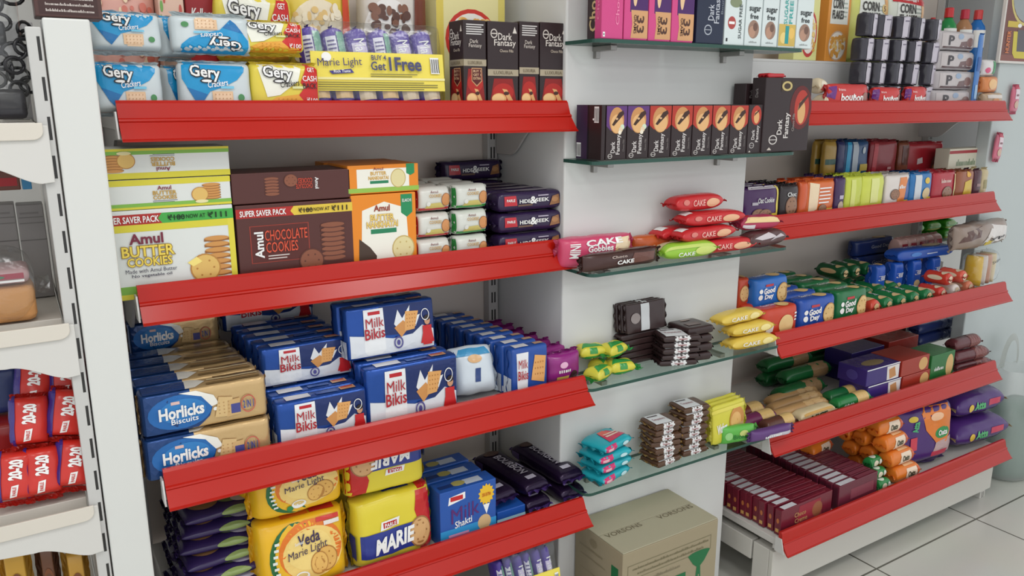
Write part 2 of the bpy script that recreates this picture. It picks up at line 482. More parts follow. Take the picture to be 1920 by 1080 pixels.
def shelf(X0, X1, lv, label):
    z = LVL[lv] + (RISE.get(lv, 0) if X0 > 1.5 else 0); yf = LIPY[lv]; ox = (X0 + X1) / 2
    t = empty('metal_shelf', (ox, yf, z), label, 'shelf', 'red fronted metal shelves')
    def loc(me): me.transform(Matrix.Translation((-ox, -yf, -z))); return me
    bm = bmesh.new(); abox(bm, X0, X1, yf + .012, YB - .036, z - .022, z, .0015)
    abox(bm, X0, X1, yf + .012, yf + .03, z - .034, z - .02)
    link('tray', loc(to_mesh(bm, 'tray', mat((203, 200, 195), 'paint'))), t)
    if lv != 5:
        for x in (X0 + .003, X1 - .009):
            pts = [(y, zz + z - .022) for y, zz in bracket_pts(YB - yf, YB - .035)]
            link('bracket', loc(prismm('bracket', pts, 'x', x, x + .006, mat((188, 184, 180), 'paint'), .0008)), t)
    # price rail: upright upper band, small bead, lower band flaring out
    zt = z + .03
    pr = [(yf + .010, zt), (yf + .002, zt + .001), (yf - .002, zt - .004), (yf - .006, zt - .029), (yf - .010, zt - .031), (yf - .011, zt - .034),
          (yf - .009, zt - .037), (yf - .026, zt - .064), (yf - .030, zt - .066), (yf - .029, zt - .069), (yf - .023, zt - .067), (yf + .004, zt - .035), (yf + .010, zt - .030)]
    bm = bmesh.new(); prism(bm, pr, 'x', X0 - .002, X1 + .002); bmesh.ops.recalc_face_normals(bm, faces=bm.faces[:])
    # the ends are cut on the slant
    for v in bm.verts:
        k = max(0, (zt - v.co.z) / .066)
        v.co.x += (.012 if v.co.x > ox else .001) * k
    rail = link('price_rail', loc(to_mesh(bm, 'price_rail', mat(RED, 'gloss'))), t); tag(rail, 'glossy red price rail')
    link('end_plate', loc(prismm('end_plate', [(yf - .004, z + .012), (yf + .018, z + .012), (yf + .018, z - .034), (yf - .016, z - .034)], 'x', X0 - .006, X0 - .003, mat((206, 205, 202), 'paint'))), t)
    return t
U1 = (.164, 1.112); U2 = (1.80, 3.052)
rack_frame('shelf_rack', .135, 1.114, 'grey shelf rack with slotted uprights, nearer bay at the left of the pillar')
rack_frame('shelf_rack', 1.746, 3.16, 'grey shelf rack with slotted uprights, farther bay at the right of the pillar')
NEARTXT = {1: 'under the blue cracker packs', 2: 'under the big cookie boxes', 3: 'under the gold and blue biscuit packs', 4: 'under the yellow biscuit packs', 5: 'lowest one, cut by the picture edge'}
FARTXT = {1: 'under the dark grey packs and red packs', 2: 'under the row of small sachets', 3: 'under the green and blue biscuit packs', 4: 'under the purple and red boxes', 5: 'under the maroon packs, lowest of all'}
for lv in (1, 2, 3, 4, 5):
    shelf(*U1, lv, 'white shelf with glossy red rail, nearer bay, ' + NEARTXT[lv])
    shelf(*U2, lv, 'white shelf with red rail, farther bay, ' + FARTXT[lv])
for (a, b), nm in ((U1, 'nearer'), (U2, 'farther')):
    ox = (a + b) / 2
    t = empty('rack_base', (ox, 1.395, 0), 'off-white metal plinth under the lowest shelf of the %s bay' % nm, 'shelf base')
    def loc(me): me.transform(Matrix.Translation((-ox, -1.395, 0))); return me
    link('kick_plate', loc(boxm('kick_plate', a, b, 1.395, 1.41, .045, .176, mat((207, 204, 196), 'paint'), .002)), t)
    for x in (a, b - .035):
        link('foot', boxm('foot', -.0175, .0175, .016, .076, 0, .176, slot_mat((205, 202, 195), (-.005, .005), .002, .045, .026), .002), t, (x + .0175 - ox, 0, 0))
        link('side_rail', loc(boxm('side_rail', x, x + .03, 1.478, 1.845, .11, .176, mat((205, 202, 195), 'paint'), .002)), t)
        link('rear_foot', loc(boxm('rear_foot', x, x + .03, 1.80, 1.845, 0, .108, mat((205, 202, 195), 'paint'), .002)), t)

# ------------------------------------------------------------------ glass shelves on the pillar
GZ = {1: 1.633, 2: 1.366, 3: 1.105, 4: .82, 5: .542}; GY = 1.432
def glass_shelf(lv, label):
    z = GZ[lv]; x0, x1, y0, y1 = PX0 - .004, 1.806, GY, PY - .001; r = .022
    pts = [(x0, y1), (x0, y0 + r)] + [(x0 + r - r * math.cos(a), y0 + r - r * math.sin(a)) for a in [k * math.pi / 12 for k in range(1, 6)]] + [(x0 + r, y0), (x1 - r, y0)] + \
          [(x1 - r + r * math.sin(a), y0 + r - r * math.cos(a)) for a in [k * math.pi / 12 for k in range(1, 6)]] + [(x1, y0 + r), (x1, y1)]
    ox, oy = (x0 + x1) / 2, y1
    t = empty('glass_shelf', (ox, oy, z - .008), label, 'shelf', 'glass shelves on the pillar')
    bm = bmesh.new(); fs = prism(bm, pts, 'z', z - .008, z)
    for f in fs[2:]: f.material_index = 1
    bmesh.ops.recalc_face_normals(bm, faces=bm.faces[:])
    me = to_mesh(bm, 'glass_pane', [GLASS, mat((38, 76, 66), 'gloss')]); me.transform(Matrix.Translation((-ox, -oy, -z + .008)))
    link('glass_pane', me, t)
    for x in (1.20, 1.62):
        bm = bmesh.new(); abox(bm, x - .009, x + .009, y1 - .07, y1, z - .020, z - .0085, .001); abox(bm, x - .006, x + .006, y1 - .012, y1, z - .036, z - .018, .001)
        me = to_mesh(bm, 'clip_bracket', mat((150, 148, 145), 'steel')); me.transform(Matrix.Translation((-ox, -oy, -z + .008)))
        link('clip_bracket', me, t)
for lv, s in ((1, 'green edged glass shelf under the pink and white boxes, highest on the pillar'), (2, 'green edged glass shelf carrying the row of black cookie boxes'), (3, 'green edged glass shelf carrying the wrapped cake packs'),
              (4, 'green edged glass shelf carrying the yellow-green sweets and dark chocolate bars'), (5, 'green edged glass shelf carrying the teal packs, lowest on the pillar')):
    glass_shelf(lv, s)

# ------------------------------------------------------------------ white post and the rack at the far left
t = empty('panel_post', (.095, 1.45, 0), 'tall white panel post between the side rack and the nearer bay', 'post')
link('post_panel', boxm('post_panel', -.031, .034, 0, .075, 0, 1.624, mat((216, 217, 213), 'paint'), .003), t)
link('slotted_upright', boxm('slotted_upright', -.055, -.0335, .004, .03, 0, 1.61, slot_mat((198, 197, 194), (-.039,), .0022, .06, .036), .002), t)
link('side_panel', boxm('side_panel', -.054, -.046, .031, .42, 0, 1.60, mat((196, 192, 186), 'paint')), t)
SIDEZ = [(1.467, 'under the black clips in a clear bag'), (1.146, 'under the bread loaf'), (.818, 'under the red biscuit packs'), (.47, 'lowest at the side, above yellow packs')]
for z, s in SIDEZ[:3]:
    t = empty('side_shelf', (-.15, 1.45, z), 'cream metal shelf seen from its end, ' + s, 'shelf', 'cream side shelves')
    link('tray', boxm('tray', -.33, .188, .034, .40, -.02, 0, mat((208, 202, 192), 'paint'), .001), t)
    # end cap with a rounded lower corner
    pts = [(-.33, 0), (.196, 0), (.196, -.008)] + [(.196 - .016 + .016 * math.cos(a), -.012 - .014 * math.sin(a)) for a in [k * math.pi / 12 for k in range(7)]] + [(-.33, -.030)]
    link('end_cap', prismm('end_cap', pts, 'y', -.009, -.0045, mat((216, 209, 197), 'paint'), .001), t)
    pts = [(.203, -.004), (.203, -.092)]
    for k in range(13):
        a = k / 12
        pts.append((.185 - a * .085, -.094 + .03 * (3 * a * a - 2 * a ** 3) + .003 * math.sin(a * math.pi)))
    pts += [(-.05, -.05), (-.33, -.034), (-.33, -.004)]
    link('bracket', prismm('bracket', pts, 'y', -.004, .0022, mat((212, 210, 205), 'paint'), .001), t)

# ------------------------------------------------------------------ small drawings used on the packs
W_ = (240, 240, 238); K_ = (28, 24, 26)
def cookie(cx, cy, rx, ry, c1=(222, 180, 110), c2=(176, 126, 62), dots=True):
    a = [('e', c2, cx, cy, rx, ry), ('e', c1, cx, cy, rx * .9, ry * .9)]
    if dots:
        for k in range(6):
            t = k * 1.047
            a.append(('e', c2, cx + rx * .55 * math.cos(t), cy + ry * .55 * math.sin(t), rx * .07, ry * .07))
    return a
def cstack(cx, y0, rx, ry, n, dy, c1, c2):
    a = []
    for k in range(n):
        y = y0 + k * dy
        a += [('r', c2, cx - rx, y - dy * .3, cx + rx, y + dy * .12), ('e', c2, cx, y, rx, ry), ('e', c1, cx, y + dy * .18, rx * .97, ry * .9)]
    return a
def burst(c, cx, cy, rx, ry, n=14, k=.78):
    return ('p', c, [(cx + rx * (1 if i % 2 else k) * math.cos(math.pi * i / n), cy + ry * (1 if i % 2 else k) * math.sin(math.pi * i / n)) for i in range(2 * n)])
def lines(c, x0, x1, y0, y1, n, th=.35):
    dy = (y1 - y0) / n
    return [('r', c, x0, y0 + k * dy, x1 - (.12 * (x1 - x0) if k % 3 == 0 else 0), y0 + (k + th) * dy) for k in range(n)]
def grid(c, x0, x1, y0, y1, nx, ny, r=.5):
    return [('e', c, x0 + (i + .5) * (x1 - x0) / nx, y0 + (j + .5) * (y1 - y0) / ny, r * .3 * (x1 - x0) / nx, r * .3 * (y1 - y0) / ny) for i in range(nx) for j in range(ny)]
def bars(x0, x1, y0, y1, n=9, vert=True):
    a = [('r', W_, x0, y0, x1, y1)]
    for k in range(n):
        p = x0 + (x1 - x0) * (k + .2) / n; q = p + (x1 - x0) * (.3 + .35 * (k % 2)) / n
        a.append(('r', K_, p, y0 + .06 * (y1 - y0), q, y1 - .1 * (y1 - y0)))
    return a
def words(c, x0, x1, y0, y1, rows, **k):
    """rows of writing filling a block"""
    n = len(rows); dy = (y1 - y0) / n
    return [('t', c, s, (x0 + x1) / 2, y1 - (i + .5) * dy, (x1 - x0), dy * .66) for i, s in enumerate(rows)]

# ================================================================== NEARER BAY, TOP SHELF
Z1 = LVL[1]; F1 = 1.562
GBLUE = (22, 148, 204)
def gery(blue):
    if blue:
        a = [('p', GBLUE, [(.0, 1), (.97, .97), (.93, .8), (.82, .64), (.6, .5), (.4, .42), (.33, .3), (.24, .14), (.17, .24), (.0, .66)]),
             ('p', (16, 112, 176), [(.06, .5), (.36, .36), (.24, .14), (.17, .24)]),
             ('r', (226, 190, 152), .43, .16, .74, .42), ('r', (236, 204, 170), .48, .12, .72, .38), ('e', (74, 140, 84), .87, .3, .05, .07)]
        a += grid((190, 146, 104), .45, .72, .16, .4, 5, 3)
    else:
        a = [('p', (240, 240, 226), [(.04, .96), (.74, .97), (.66, .62), (.36, .34), (.16, .3)]), ('p', (232, 166, 58), [(.0, .04), (.98, .04), (.9, .4), (.56, .34), (.3, .3)]),
             ('p', (204, 36, 32), [(.84, 1), (1.0, .98), (1.0, .1), (.82, .1), (.66, .34), (.76, .5), (.7, .6)])]
        a += grid((200, 130, 40), .3, .64, .06, .3, 5, 3)
        a += [('t', W_, 'GET', .88, .86, .12, .09), ('t', W_, 'CASH', .85, .68, .24, .11), ('t', K_, 'BACK', .85, .53, .24, .11), ('t', W_, '\u20b9100', .88, .22, .2, .13)]
    a += [('t', K_, 'Gery', .34, .76, .44, .28, 352, .075), ('t', W_, 'Gery', .34, .765, .44, .28, 352, .02), ('e', K_, .36, .62, .1, .045), ('e', W_, .36, .62, .075, .025)]
    a += [('t', W_ if blue else K_, 'Crackers', .52, .57, .3, .12, 10), ('r', (120, 196, 226) if blue else (220, 220, 160), .56, .47, .76, .52)]
    return a
SILV = (204, 214, 217)
kw = dict(finish='film', fin=.007, crumple=.0016)
def cracker(label, px, Y, zb, blue=True, inv=False, rot=(0, 0, 0), h=None):
    return P('cracker_pack', 'biscuit pack', label, px, Y, zb, .05, 'sac', SILV if blue else (226, 206, 74), gery(blue), 'cracker packs', rot, n=4, pw=10, inv=inv, h=h, **kw)
g1 = cracker('blue and silver cracker pack at the lower left, against the white post', (168, 303, 116), F1, Z1, rot=(R(-3), 0, R(3)))
cracker('blue and silver cracker pack at the upper left, against the white post', (163, 300, 20), F1 + .008, g1.top + .002, rot=(R(-5), 0, R(4)))
g2 = cracker('blue and silver cracker pack standing upright under the upside-down one', (334, 470, 114), F1, Z1, rot=(R(-2), 0, R(-3)))
cracker('silver cracker pack turned upside down, blue part below, on the upper row', (320, 470, 24), F1 + .006, g2.top + .002, inv=True, rot=(R(-5), 0, R(-2)))
cracker('silver cracker pack pushed back in the gap between the two lower blue packs', (296, 372, 122), F1 + .07, Z1, rot=(0, 0, R(24)))
cracker('silver cracker pack pushed back in the gap of the upper row', (284, 366, 28), F1 + .075, Z1 + .101, rot=(0, 0, R(28)))
y1 = cracker('yellow cheese cracker pack on the lower row, red cash back flash', (470, 602, 117), F1, Z1, blue=False, rot=(R(-3), 0, R(2)))
cracker('yellow cheese cracker pack on the upper row, left end hidden', (446, 570, 38), F1 + .01, y1.top + .002, blue=False, rot=(R(-4), 0, R(-3)))
cracker('yellow cheese cracker pack behind the others, its top cut by the picture edge', (400, 545, -38), 1.70, Z1 + .1, blue=False, h=.14)
P('cracker_pack', 'biscuit pack', 'yellow cheese cracker pack hidden low behind the front rows', (405, 540, 60), 1.70, Z1, .05, 'sac', (226, 206, 74), gery(False), 'cracker packs', h=.098, **kw)

# shrink-wrapped tray of biscuit rolls with a yellow banner
def multipack(label, px, Y, zb, rz, rx, h=None):
    W, H, X = fit(px[0], px[1], px[2], Y, zb); H = h or H
    t = empty('biscuit_multipack', (X, Y + .045, zb), label, 'biscuit multipack', 'shrink-wrapped roll packs', (rx, 0, rz))
    n = 6; rw = W / n
    roll = pack_parts(rw * 1.02, H * .98, .058, 'sac', (88, 66, 160), [('p', (226, 206, 176), [(.1, .05), (.9, .05), (.9, .32), (.1, .2)]), ('r', (206, 196, 224), .16, .62, .84, .82), ('e', (224, 150, 96), .5, .42, .34, .1), ('e', (236, 214, 180), .5, .4, .25, .07),
            ('t', W_, 'Marie', .5, .7, .5, .34, 270, .02)], fin=.006, n=2.2, pw=22, finish='film', seed=3)
    roll2 = pack_parts(rw * 1.02, H * .98, .058, 'sac', (88, 66, 160), [('r', (222, 220, 232), .1, .5, .55, .9), ('r', (120, 170, 150), .6, .55, .95, .95), ('p', (232, 196, 140), [(.1, .08), (.9, .06), (.9, .26), (.1, .36)])] + lines((90, 80, 140), .14, .5, .52, .88, 7), fin=.006, n=2.2, pw=22, finish='film', seed=9)
    for k in range(n):
        for nm, me in [((roll2 if k in (0, 1, 3) else roll)[0])]:
            r = link('biscuit_roll', me, t, ((k - (n - 1) / 2) * rw, 0, .001)); r.rotation_euler = (0, R(-6), R(random.uniform(-5, 5)))
        for nm, me in (roll2 if k in (0, 1, 3) else roll)[1:]:
            link(nm, me, r)
    ban = [('r', (240, 222, 92), 0, 0, 1, 1), ('r', (244, 236, 170), 0, .28, 1, .34), ('p', (70, 66, 140), [(.14, .42), (.3, .46), (.28, .56), (.12, .5)]), ('e', W_, .11, .86, .035, .12), ('t', (64, 56, 110), 'Marie Light', .2, .7, .32, .26, 8),
           ('t', W_, 'Rich Taste', .21, .49, .12, .07, 8), ('t', (70, 72, 110), 'BUY 4', .49, .86, .11, .13, 0, .02), ('t', (70, 72, 110), 'Get', .48, .64, .11, .22, 0, .02), ('t', (70, 72, 110), '1', .572, .7, .017, .36, 0, .004), ('t', (70, 72, 110), 'Free', .71, .7, .2, .34, 0, .03)]
    ban += lines((120, 116, 70), .02, .94, .03, .26, 4) + lines((120, 116, 70), .42, .78, .36, .48, 2) + bars(.89, .96, .46, .9, 8)
    bh = H * .46; b0 = H * .2
    bf = lambda f, u, v, o: (W * (u - .5) * .99, -.034 - o - .003 * math.sin(math.pi * v), b0 + bh * v)
    bm = bmesh.new(); abox(bm, -W * .495, W * .495, -.0335, -.0325, b0, b0 + bh)
    b = link('banner', to_mesh(bm, 'banner', mat((240, 222, 92), 'card')), t); tag(b, 'yellow offer banner with blue words')
    link('printed_design', print_mesh([('front', i) for i in ban if i[0] != 't'], 'printed_design', bf, lambda f: (W, bh), True, .0006), b)
    link('lettering', print_mesh([('front', i) for i in ban if i[0] == 't'], 'lettering', bf, lambda f: (W, bh), True, .004), b)
    film = pack_parts(W * 1.03, H * 1.05, .066, 'pil', W_, [], fin=0, n=5, pw=20, crumple=.003, clear=True, seed=5)[0][1]
    link('clear_film', film, t, (0, 0, -.004))
    return t
multipack('shrink-wrapped multipack of purple biscuit rolls with a yellow offer banner', (588, 838, 46), F1 + .02, Z1 + .012, R(-3), R(-8))

# tall black cookie boxes
DKB = (44, 30, 32)
def dkfront(w, lux=.42, badge=False, name=True):
    a = [('p', (140, 24, 22), [(.2, lux - .03), (.8, lux - .03), (.96, .08), (.04, .08)]), ('e', (176, 36, 28), .5, lux - .18, .34, .1), ('r', (168, 156, 132), 0, lux, 1, lux + .07),
         ('e', (226, 176, 112), .36, .17, .24, .062), ('e', (240, 198, 140), .34, .175, .2, .048), ('p', (222, 170, 110), [(.46, .28), (.62, .27), (.84, .14), (.8, .08), (.7, .12), (.56, .22)]), ('e', (70, 36, 24), .6, .23, .09, .02),
         ('t', (120, 108, 86), 'LUXURIA', .5, lux + .035, .62, .035)]
    if badge: a += [('p', (196, 150, 108), [(.34, lux - .02), (.8, lux - .02), (.8, lux - .16), (.57, lux - .22), (.34, lux - .16)]), ('p', (88, 26, 26), [(.37, lux - .03), (.77, lux - .03), (.77, lux - .155), (.57, lux - .205), (.37, lux - .155)])] + words((230, 190, 150), .41, .73, lux - .15, lux - .035, ['BUY 1', 'GET 1', 'EXTRA'])
    if name: a += [('g', (206, 198, 190), .2, .87, .11, .05, .25), ('r', (206, 198, 190), .12, .864, .3, .876), ('t', (214, 206, 198), 'Dark', .55, .84, .44, .075), ('t', (214, 206, 198), 'Fantasy', .55, .765, .7, .085), ('t', (190, 176, 160), 'Choco Fills', .6, .69, .44, .03), ('p', (214, 206, 198), [(.8, .88), (.94, .88), (.87, .95)])]
    else: a += lines((206, 202, 200), .12, .88, .85, .97, 5, .5) + [('t', (190, 180, 172), 'Dark', .45, .78, .36, .04), ('t', (190, 180, 172), 'Fantasy', .5, .73, .56, .05)]
    return a
def dkbox(label, px, art, d, extra=None, Y=F1):
    a = {'front': art}
    if extra: a['left'] = extra
    return P('cookie_box', 'cookie box', label, px, Y, Z1, d, 'box', DKB, a, 'black cookie boxes on the top red shelf')
dkbox('black cookie box with a gold shield badge, beside the shrink-wrapped multipack', (868, 911, 38), dkfront(1, .52, True, False), .066, dkfront(1, .52, True))
dkbox('black cookie box showing its wide face, next to the badged box', (914, 972, 41), dkfront(1), .045)
dkbox('black cookie box showing its narrow face, between two wide faces', (974, 1011, 41), dkfront(1, .44, False, False), .066)
dkbox('black cookie box showing its wide face, touching the pillar end', (1013, 1064, 43), dkfront(1), .045)

# cereal packs standing behind, their tops above the picture
CER = 'cereal packs behind the crackers'
def flakes(n, c1, c2, seed=1, x0=.05, x1=.95, y0=.04, y1=.6):
    rr = random.Random(seed); a = []
    for k in range(n):
        a.append(('e', (c1 if rr.random() < .6 else c2), rr.uniform(x0, x1), rr.uniform(y0, y1), rr.uniform(.03, .07), rr.uniform(.018, .04)))
    return a
P('cereal_pouch', 'cereal', 'pink muesli pouch behind the blue cracker packs', (160, 286, -60), 1.74, Z1, .07, 'bag', (226, 170, 156), flakes(60, (214, 120, 104), (240, 214, 180), 1, y1=.95), CER, fin=.012)
P('cereal_box', 'cereal', 'narrow pink and green cereal box beside the dark red one', (290, 338, -60), 1.72, Z1, .06, 'box', (226, 190, 170), flakes(24, (200, 90, 80), (120, 170, 90), 2, y1=.9), CER)
P('cereal_box', 'cereal', 'dark red cereal box with white script, behind the upside-down pack', (340, 402, -70), 1.74, Z1, .06, 'box', (150, 26, 34), [('t', W_, "Kellogg's", .55, .66, .8, .1, 0, .02, .3), ('r', (180, 40, 44), 0, 0, 1, .4)], CER)
P('cereal_pouch', 'cereal', 'yellow muesli pouch with a clear window behind the multipack', (534, 662, -60), 1.73, Z1, .08, 'bag', (226, 200, 80), [('e', (234, 220, 190), .45, .56, .46, .26)] + flakes(60, (226, 190, 120), (240, 228, 200), 3, .08, .8, .36, .76) + [('p', (214, 80, 50), [(.82, .5), (.98, .5), (.98, .95), (.86, .95)])], CER, fin=.012)
P('cereal_pouch', 'cereal', 'white and brown chocolate cereal pouch behind the multipack', (680, 806, -60), 1.74, Z1, .08, 'bag', (216, 208, 200), [('e', (236, 232, 228), .36, .56, .38, .26)] + flakes(60, (92, 56, 44), (130, 86, 66), 4, .06, .66, .38, .76) + [('p', (122, 66, 52), [(.72, 0), (1, 0), (1, 1), (.78, 1)])], CER, fin=.012)
P('cereal_box', 'cereal', 'pale yellow cornflakes box with a red ringed bowl, above the black boxes', (816, 946, -70), 1.74, Z1, .07, 'box', (232, 222, 160), [('r', (222, 200, 90), 0, 0, .1, 1), ('r', (222, 206, 110), .9, 0, 1, 1), ('e', (206, 56, 44), .5, .5, .38, .2), ('e', (240, 236, 226), .5, .5, .33, .172)] + flakes(60, (226, 170, 84), (238, 200, 130), 5, .26, .74, .4, .62), CER)

# ================================================================== NEARER BAY, SECOND SHELF
Z2 = LVL[2]; F2 = 1.56
BUT = (222, 226, 222)
BC1, BC2 = (224, 186, 106), (188, 134, 66)
def saver(c2, tc, sx=.22):
    return [('r', (176, 44, 40), 0, .84, .48, .955), ('p', c2, [(.48, .84), (1, .84), (1, .955), (.48, .955), (.45, .897)]), ('t', W_, 'SUPER SAVER PACK', sx, .897, .38, .07, 0, .02), ('t', tc, '\u20b9180', .58, .897, .12, .06, 0, .02), ('r', tc, .52, .893, .64, .901), ('t', tc, 'NOW AT', .72, .897, .14, .045), ('t', tc, '\u20b9111', .88, .897, .14, .065, 0, .02)]
P('cookie_box', 'cookie box', 'large white and yellow butter cookie box standing under two flat ones', (167, 436, 392), F2, Z2, .066, 'box', BUT,
  [('r', (216, 206, 62), 0, 0, 1, .06), ('r', (122, 176, 70), 0, .06, 1, .15), ('r', (216, 206, 62), 0, .76, 1, .84), ('r', (222, 210, 70), .955, .1, 1, .84)] + saver((70, 168, 74), (20, 50, 24), .265) +
  [('t', (120, 40, 60), 'Amul', .355, .68, .23, .11, 0, .03), ('t', (150, 120, 30), 'BUTTER', .36, .54, .36, .115, 0, .06), ('t', (240, 214, 90), 'BUTTER', .36, .54, .36, .115, 0, .015), ('t', (150, 120, 30), 'COOKIES', .365, .42, .31, .095, 0, .06), ('t', (240, 214, 90), 'COOKIES', .365, .42, .31, .095, 0, .015),
   ('t', (60, 60, 80), 'Made with Amul Butter', .37, .32, .36, .045), ('t', (60, 60, 80), 'No vegetable oil', .37, .26, .28, .04)] +
  cstack(.86, .2, .095, .03, 7, .068, (206, 148, 82), (150, 96, 46)) + cookie(.76, .28, .115, .17, BC1, BC2) + [('p', (246, 226, 130), [(.63, .36), (.7, .42), (.74, .36), (.67, .31)]), ('e', (240, 226, 160), .8, .1, .04, .05), ('e', (240, 226, 160), .88, .12, .045, .05)], 'butter cookie boxes')
zt = Z2 + fit(163, 436, 392, F2, Z2)[1] + .001
def butlie(inv):
    a = [('r', (216, 206, 62), 0, .8, 1, 1), ('r', (216, 206, 62), 0, 0, 1, .08), ('r', (130, 184, 76), 0, .08, 1, .2), ('t', (130, 40, 60), 'Amul', .5, .7, .1, .13, 0, .02), ('t', (190, 150, 60), 'BUTTER', .5, .53, .17, .13, 0, .03), ('t', (190, 150, 60), 'COOKIES', .5, .37, .17, .13, 0, .03)] + lines((90, 90, 110), .41, .59, .2, .29, 2)
    return a + cstack(.85, .26, .07, .06, 6, .09, (206, 148, 82), (150, 96, 46)) + cookie(.76, .4, .065, .26, BC1, BC2, False) + [('e', (232, 224, 170), .77, .15, .05, .06)]
b1 = P('cookie_box', 'cookie box', 'butter cookie box lying flat directly on the large standing one', (170, 431, 336), F2 + .002, zt, .105, 'box', BUT, butlie(0), 'butter cookie boxes')
P('cookie_box', 'cookie box', 'butter cookie box lying flat and upside down, topmost of the pile', (166, 428, 278), F2 + .004, b1.top + .001, .105, 'box', BUT, butlie(1), 'butter cookie boxes', inv=True)
CHO = (84, 44, 40)
CH1, CH2 = (138, 84, 62), (92, 50, 40)
c1 = P('cookie_box', 'cookie box', 'large brown chocolate cookie box standing under a flat one', (440, 660, 380), F2, Z2, .066, 'box', CHO,
  saver((226, 196, 70), (40, 30, 20)) + [('g', (150, 60, 44), .34, .5, .25, .3, .03)][:0] + [('r', (150, 58, 46), .1, .27, .6, .74), ('r', (88, 40, 36), .108, .28, .592, .73), ('t', W_, 'Amul', .17, .5, .07, .32, 90, .03), ('t', (214, 84, 58), 'CHOCOLATE', .4, .61, .36, .13, 0, .01), ('t', (214, 84, 58), 'COOKIES', .36, .46, .27, .13, 0, .01)] + lines((222, 214, 208), .24, .42, .31, .38, 2) +
  cstack(.81, .24, .11, .035, 8, .062, CH1, CH2) + cookie(.61, .24, .11, .16, CH1, CH2) + [('p', (60, 30, 28), [(.34, .12), (.46, .18), (.42, .08)])], 'chocolate cookie boxes')
P('cookie_box', 'cookie box', 'brown chocolate cookie box lying flat and upside down on the standing one', (432, 656, 322), F2 + .003, c1.top + .001, .12, 'box', CHO,
  cstack(.68, .2, .06, .06, 6, .1, CH1, CH2) + cookie(.52, .3, .06, .22, CH1, CH2) + [('t', W_, 'Amul', .3, .42, .03, .38, 90, .02), ('t', (206, 76, 54), 'CHOCOLATE', .41, .5, .14, .16), ('t', (206, 76, 54), 'COOKIES', .4, .32, .12, .16)], 'chocolate cookie boxes', inv=True)
ORA = (232, 138, 34)
def nank(lie):
    a = [('p', (240, 238, 226), [(.12, .1), (.88, .1), (.84, .8), (.5, .9), (.16, .8)]), ('r', (214, 206, 90), 0, 0, 1, .05)]
    if lie:
        return [('r', (240, 238, 226), .12, .18, .86, .86), ('r', (150, 190, 80), 0, .04, 1, .2), ('p', (40, 140, 90), [(.82, 1), (.94, 1), (.94, .66), (.88, .58), (.82, .66)]), ('t', (150, 60, 40), 'Amul', .42, .86, .14, .1), ('t', (214, 170, 80), 'BUTTER', .42, .7, .22, .12, 0, .03), ('t', (214, 170, 80), 'NANKHATAI', .42, .54, .28, .12, 0, .03), ('r', (40, 130, 90), .3, .34, .56, .44)] + cookie(.7, .5, .11, .34, (226, 214, 160), (200, 176, 110), False)
    return a + [('p', (40, 140, 90), [(.76, .98), (.94, .98), (.94, .74), (.85, .68), (.76, .74)]), ('t', W_, 'ELAICHI', .85, .9, .14, .04), ('t', (150, 60, 40), 'Amul', .46, .82, .24, .075, 0, .03), ('t', (190, 140, 60), 'BUTTER', .46, .7, .36, .075, 0, .05), ('t', (240, 214, 120), 'BUTTER', .46, .7, .36, .075, 0, .01), ('t', (190, 140, 60), 'NANKHATAI', .46, .61, .48, .075, 0, .05), ('t', (240, 214, 120), 'NANKHATAI', .46, .61, .48, .075, 0, .01), ('r', (40, 130, 90), .28, .49, .68, .55),
        ('p', (74, 58, 48), [(.08, .06), (.34, .06), (.36, .2), (.26, .32), (.1, .44)]), ('e', (120, 96, 74), .2, .09, .11, .04)] + cookie(.78, .27, .18, .17, (226, 214, 160), (200, 176, 110))
n1 = P('cookie_box', 'cookie box', 'orange shortbread box with a dark window, standing under a flat one', (657, 779, 364), F2, Z2, .06, 'box', ORA, nank(False), 'orange shortbread boxes')
P('cookie_box', 'cookie box', 'orange shortbread box lying flat, green corner flash, on the standing one', (651, 784, 309), F2 + .003, n1.top + .001, .12, 'box', ORA, nank(True), 'orange shortbread boxes')
P('cookie_box', 'cookie box', 'orange shortbread box deep in shadow behind the brown boxes', (606, 740, 303), 1.74, Z2, .06, 'box', ORA, [], 'orange shortbread boxes')
# little white rolls, two columns of three
def roll_art(g):
    return [('r', (190, 44, 52) if not g else (60, 150, 70), 0, 0, 1, .12), ('p', (206, 190, 110), [(.2, .1), (.8, .1), (.66, .34), (.3, .32)]), ('t', (120, 60, 60), 'Amul', .48, .84, .22, .1), ('t', (190, 150, 80), 'COOKIES', .5, .66, .36, .14, 0, .02), ('e', (226, 226, 220), .3, .3, .06, .1)] + cookie(.82, .46, .14, .3, (206, 142, 86), (150, 92, 50), False) + [('r', (190, 36, 44) if not g else (50, 140, 66), 0, .1, .04, .95)]
zc = Z2
for k, (ya, nm) in enumerate(((436, 'lowest'), (396, 'middle'), (350, 'topmost'))):
    a = P('cookie_pack', 'cookie pack', 'small white cookie pack, %s of the column beside the orange box' % nm, (780, 850, ya + 3), F2 + .004 * k, zc, .052, 'rol', (214, 214, 206), roll_art(0), 'small white cookie packs', h=.054, n=2.8, fin=.006)
    b = P('cookie_pack', 'cookie pack', 'small white cookie pack, %s of the column beside the dark purple packs' % nm, (852, 920 - (2 - k) * 0, ya), F2 + .004 * k, zc, .052, 'rol', (214, 216, 208), roll_art(1), 'small white cookie packs', h=.054, n=2.8, fin=.006)
    for q, s in ((a, 'beside the orange box'), (b, 'beside the dark purple packs')):
        if k == 2: q.file(3, 'small white cookie pack, %s back on the top layer ' + s, group='', start=1) if 0 else q.file(3, 'small white cookie pack, %s back on the top layer ' + s)
    zc += .0575
HSP = (46, 30, 66)
